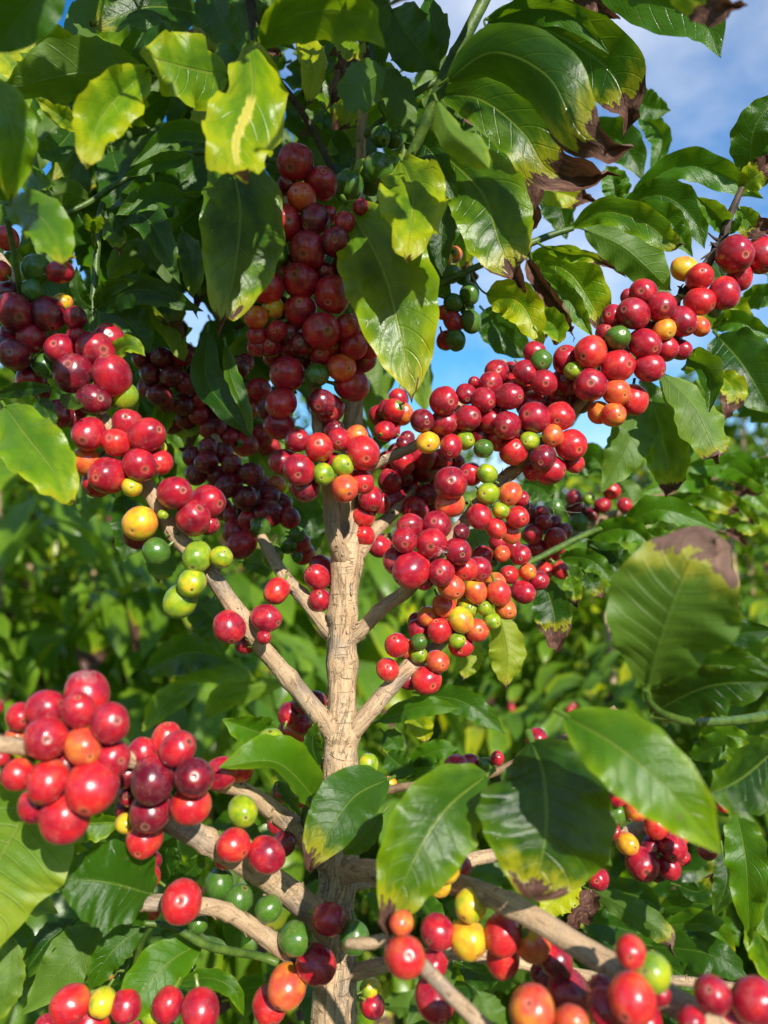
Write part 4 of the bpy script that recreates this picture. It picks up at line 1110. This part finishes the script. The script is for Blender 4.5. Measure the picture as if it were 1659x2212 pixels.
inner(780, 1640, 1720, 2180, 50, 75, 44, 120, 220, 5, (-0.6, 3.6))
inner(1250, 1660, 560, 900, 50, 64, 8, 120, 200, 6)
# tree-top leaves, unseen above the picture, added to shade the fruit below
inner(150, 1150, -900, -290, 27, 44, 110, 180, 290, 7)
print("leaves", len(LEAVES))

# dead bracts on the dark twig, stubs of picked fruit, tufts of cobweb
def slip(v, f, a, b, r0, r1, bend=None):
    t = (b - a).normalized()
    s1 = t.cross(Vector((0.21, 0.5, 0.84))).normalized(); s2 = t.cross(s1)
    row = None
    for j in range(6):
        q = j / 5
        c = a.lerp(b, q) + (bend or Vector()) * math.sin(math.pi * q)
        r = r0 + (r1 - r0) * q
        new = len(v)
        for k in range(5):
            an = k / 5 * 6.283
            v.append(c + (s1 * math.cos(an) + s2 * math.sin(an)) * r)
        if row is not None:
            for k in range(5):
                f.append((row + k, row + (k + 1) % 5, new + (k + 1) % 5, new + k))
        row = new
def stubs(name, x, y, z, n, ln, r, mat, seed):
    rr = random.Random(seed)
    c0 = P(x, y, z / 100)
    near, br, dv = nearest('m', c0)
    v, f = [], []
    for _ in range(n):
        d = Vector((rr.uniform(-1, 1), rr.uniform(-1, 0.2), rr.uniform(-.6, 1))).normalized()
        a = near + dv.normalized() * rr.uniform(-.002, .002) + d * 0.001
        slip(v, f, a, a + d * ln * rr.uniform(.6, 1.2), r, r * 0.25, Vector((rr.uniform(-1, 1), 0, rr.uniform(-1, 1))) * ln * .12)
    link_mesh(name, v, f, mat, br, [(0, 0)] * len(v))
for i, (x, y, z) in enumerate(((1465, 640, 37.6), (1500, 612, 37.6), (1535, 555, 37.6), (1560, 520, 37.6), (1540, 540, 37.5))):
    stubs('bract', x, y, z, 5, 0.0062, 0.0011, M_DARKTWIG, 40 + i)
for i, (x, y, z) in enumerate(((455, 1240, 35), (370, 1140, 34.6), (345, 1110, 34.6), (610, 1240, 41), (885, 1438, 38.6), (570, 1385, 36), (505, 1700, 33), (1050, 1075, 37.5), (860, 1118, 41), (750, 1590, 38))):
    stubs('fruit_stub', x, y, z, 6, 0.0055, 0.00095, M_GREENTWIG if i % 3 else M_BROWNTWIG, 60 + i)
m_ = NT("cobweb_thread")
M_WEB = m_.surf(m_.principled((0.62, 0.60, 0.57), 0.6, 0.3).outputs[0])
def tuft(x, y, z, n, size, seed):
    rr = random.Random(seed)
    c0 = P(x, y, z / 100)
    br = nearest('m', c0)[1]
    v, f = [], []
    for _ in range(n):
        a = c0 + Vector((rr.gauss(0, size), rr.gauss(0, size * .6), rr.gauss(0, size * .5)))
        b = a + Vector((rr.gauss(0, size * 1.4), rr.gauss(0, size), rr.gauss(0, size)))
        slip(v, f, a, b, 0.000035, 0.00003, Vector((rr.gauss(0, size * .5), 0, rr.gauss(0, size * .5))))
    link_mesh('cobweb', v, f, M_WEB, br, [(0, 0)] * len(v))
tuft(180, 1462, 24.4, 26, 0.0014, 1)
tuft(955, 1190, 34.0, 24, 0.0012, 3)
tuft(1180, 1090, 40, 14, 0.005, 5)

# ------------------------------------------------------------------ the coffee bushes of the field behind, and added ones out of view
def crown_mesh(x, y, h, r, n_br, seed, leaf_len, shade=0):
    rnd = random.Random(seed)
    verts, faces, uvs = [], [], []
    num = 0
    tips = []
    for b in range(n_br):
        f = (b + rnd.random()) / n_br
        z = h * (0.10 + 0.88 * f)
        L = r * (0.55 + 0.5 * math.sin(math.pi * min(1, 0.25 + 0.78 * (1 - f)))) * rnd.uniform(0.75, 1.1) * (1.0 if f < 0.75 else 1.0 - (f - 0.75) * 2.6)
        az = rnd.uniform(0, 6.283)
        rise = 0.10 + 0.55 * f
        ax = Vector((math.cos(az), math.sin(az), 0))
        steps = max(4, int(L / (leaf_len * 0.42)))
        for s in range(1, steps + 1):
            q = s / steps
            p = Vector((x, y, z)) + ax * (L * q) + Vector((0, 0, L * (rise * q - 0.55 * q * q)))
            t = (ax + Vector((0, 0, rise - 1.1 * q))).normalized()
            if q > 0.4: tips.append(p)
            for sd in (-1, 1):
                if q < 0.25 and rnd.random() < 0.6: continue
                ln = leaf_len * rnd.uniform(0.65, 1.15)
                wd = ln * rnd.uniform(0.17, 0.23)
                sidev = t.cross(Vector((0, 0, 1))).normalized() * sd
                d = (t * rnd.uniform(0.3, 0.9) + sidev * rnd.uniform(0.5, 1.0) + Vector((rnd.uniform(-.2, .2), rnd.uniform(-.2, .2), rnd.uniform(-.6, .15)))).normalized()
                drop = rnd.uniform(0.7, 1.7)
                num += 1
                bi = len(verts)
                upv = Vector((rnd.uniform(-.4, .4), rnd.uniform(-.4, .4), 1))
                c = Vector(p)
                dd = Vector(d)
                for k, wf in enumerate((0.08, 0.78, 1.0, 0.72, 0.05)):
                    S = dd.cross(upv)
                    S = S.normalized() if S.length > 1e-3 else Vector((1, 0, 0))
                    N = S.cross(dd)
                    wob = rnd.uniform(-0.12, 0.12)
                    for e in (-1, 0, 1):
                        verts.append(c + S * (wd * wf * e) + N * (wd * wf * abs(e) * 0.35 + (wd * wob * e)))
                        uvs.append((num + min(0.985, 0.01 + k * 0.245), e * 0.98))
                    c = c + dd * (ln / 4)
                    dd = (dd + Vector((0, 0, -drop * 0.36))).normalized()
                for k in range(4):
                    for e in range(2):
                        a = bi + k * 3 + e
                        faces.append((a, a + 1, a + 4, a + 3))
    return verts, faces, uvs, tips

def bush(label, x, y, h, r, n_br, seed, leaf_len, fruit=0):
    t = thing("coffee_tree", label, "coffee tree", (x, y, 0), "coffee trees of the field behind")
    v, f, u = tube_data([(x, y, -0.05, 0.035), (x + 0.02, y, h * 0.45, 0.026), (x, y, h * 0.93, 0.008)], 24, 10, 0.12, seed)
    link_mesh("trunk", v, f, M_TRUNK, t, u)
    v, f, u, tips = crown_mesh(x, y, h, r, n_br, seed, leaf_len)
    link_mesh("crown", v, f, M_CROWN, t, u)
    rnd = random.Random(seed + 1)
    near = [p for p in tips if (p - Vector((x, y, p.z))).dot(CAM_POS - Vector((x, y, p.z))) > 0]
    for k in range(fruit):
        if k % 6 == 0: c0 = rnd.choice(near)
        c = c0 + Vector((rnd.uniform(-.022, .022), rnd.uniform(-.022, .022), rnd.uniform(-.026, .008)))
        o = bpy.data.objects.new("cherry", CHERRY_MESH[k % 7])
        COL.objects.link(o)
        o.parent = t
        o.matrix_parent_inverse = Matrix.Translation(-Vector(t.location))
        o.location = c
        o.scale = (0.0085,) * 3
        o['ripeness'] = rnd.choice((0.72, 0.8, 0.88, 0.6)); o['seed'] = k * 1.0

bush("leafy coffee tree at the left edge with large sunlit leaves above the big cherry cluster", -1.02, 2.00, 2.05, 0.85, 90, 101, 0.175, 48)
bush("coffee tree with deep green leaves filling the low gap left of the trunk", -0.46, 1.95, 1.40, 0.75, 80, 102, 0.165, 24)
bush("pale green coffee tree glimpsed through the gap between trunk and rising left branch", -0.30, 4.2, 1.75, 0.95, 95, 103, 0.12, 12)
bush("coffee tree with sunlit yellow-green foliage directly right of the trunk", 0.42, 3.3, 1.62, 0.95, 95, 104, 0.14, 24)
bush("coffee tree with a bunch of red cherries below the yellow hanging leaves", 0.62, 2.15, 1.42, 0.72, 85, 105, 0.13, 36)
bush("coffee tree with bright glossy foliage in the gap beside the brown-tipped blurred leaf", 1.35, 3.0, 1.75, 1.0, 95, 106, 0.14, 24)
bush("tall hazy coffee tree rising into the sky at the right edge", 2.35, 5.0, 2.75, 1.25, 130, 107, 0.13)
bush("dim coffee tree low down in the bottom right corner", 1.05, 1.75, 1.22, 0.65, 90, 108, 0.115, 18)
bush("distant coffee tree seen above the thin purple-fruited branch", 1.05, 6.4, 2.55, 1.3, 110, 109, 0.14)
bush("far coffee tree closing the view behind the left gap", -1.75, 5.0, 3.0, 1.2, 120, 110, 0.14)
bush("distant bush-like coffee tree behind the trunk fork", 0.1, 7.2, 2.4, 1.4, 110, 111, 0.15)
bush("far coffee tree at the extreme right under the tall hazy one", 3.4, 6.6, 2.9, 1.4, 110, 112, 0.15)
bush("far coffee tree between the left edge and the rising left branch", -0.85, 6.6, 3.0, 1.4, 110, 113, 0.15)
bush("coffee tree half hidden between the two nearer ones on the left", -1.25, 3.3, 2.15, 0.95, 110, 114, 0.14)
bush("coffee tree whose top shows under the yellow leaf on the left", -2.3, 3.9, 2.5, 1.1, 110, 115, 0.14)
bush("coffee tree far off behind the dark fruit cluster", -0.55, 5.4, 2.35, 1.15, 110, 116, 0.14)
bush("coffee tree far off behind the rising right branch", 1.5, 5.2, 2.2, 1.1, 110, 117, 0.14)
bush("coffee tree added beside the photographer to block sky light, unseen on the left", -1.35, 0.15, 2.5, 0.75, 110, 118, 0.13)  # not in view: put in to hold back sky light
bush("coffee tree added beside the photographer to block sky light, unseen on the right", 1.45, 0.05, 2.3, 0.7, 90, 119, 0.14)  # likewise put in out of view against sky light
bush("unseen coffee tree added behind the photographer to cut sky reflections", -0.65, -1.6, 2.0, 0.75, 90, 120, 0.14)  # out of view, put in to darken what glossy leaves reflect
bush("unseen coffee tree added behind the photographer, farther right, to cut sky reflections", 0.75, -1.8, 1.9, 0.75, 90, 121, 0.14)  # second unseen tree put in against sky reflections
bush("big coffee tree far away beyond the leafy one at the left edge", -3.6, 7.8, 3.3, 1.8, 110, 122, 0.17)
bush("coffee tree far away just left of the trunk", -1.6, 8.6, 3.0, 1.7, 100, 123, 0.17)
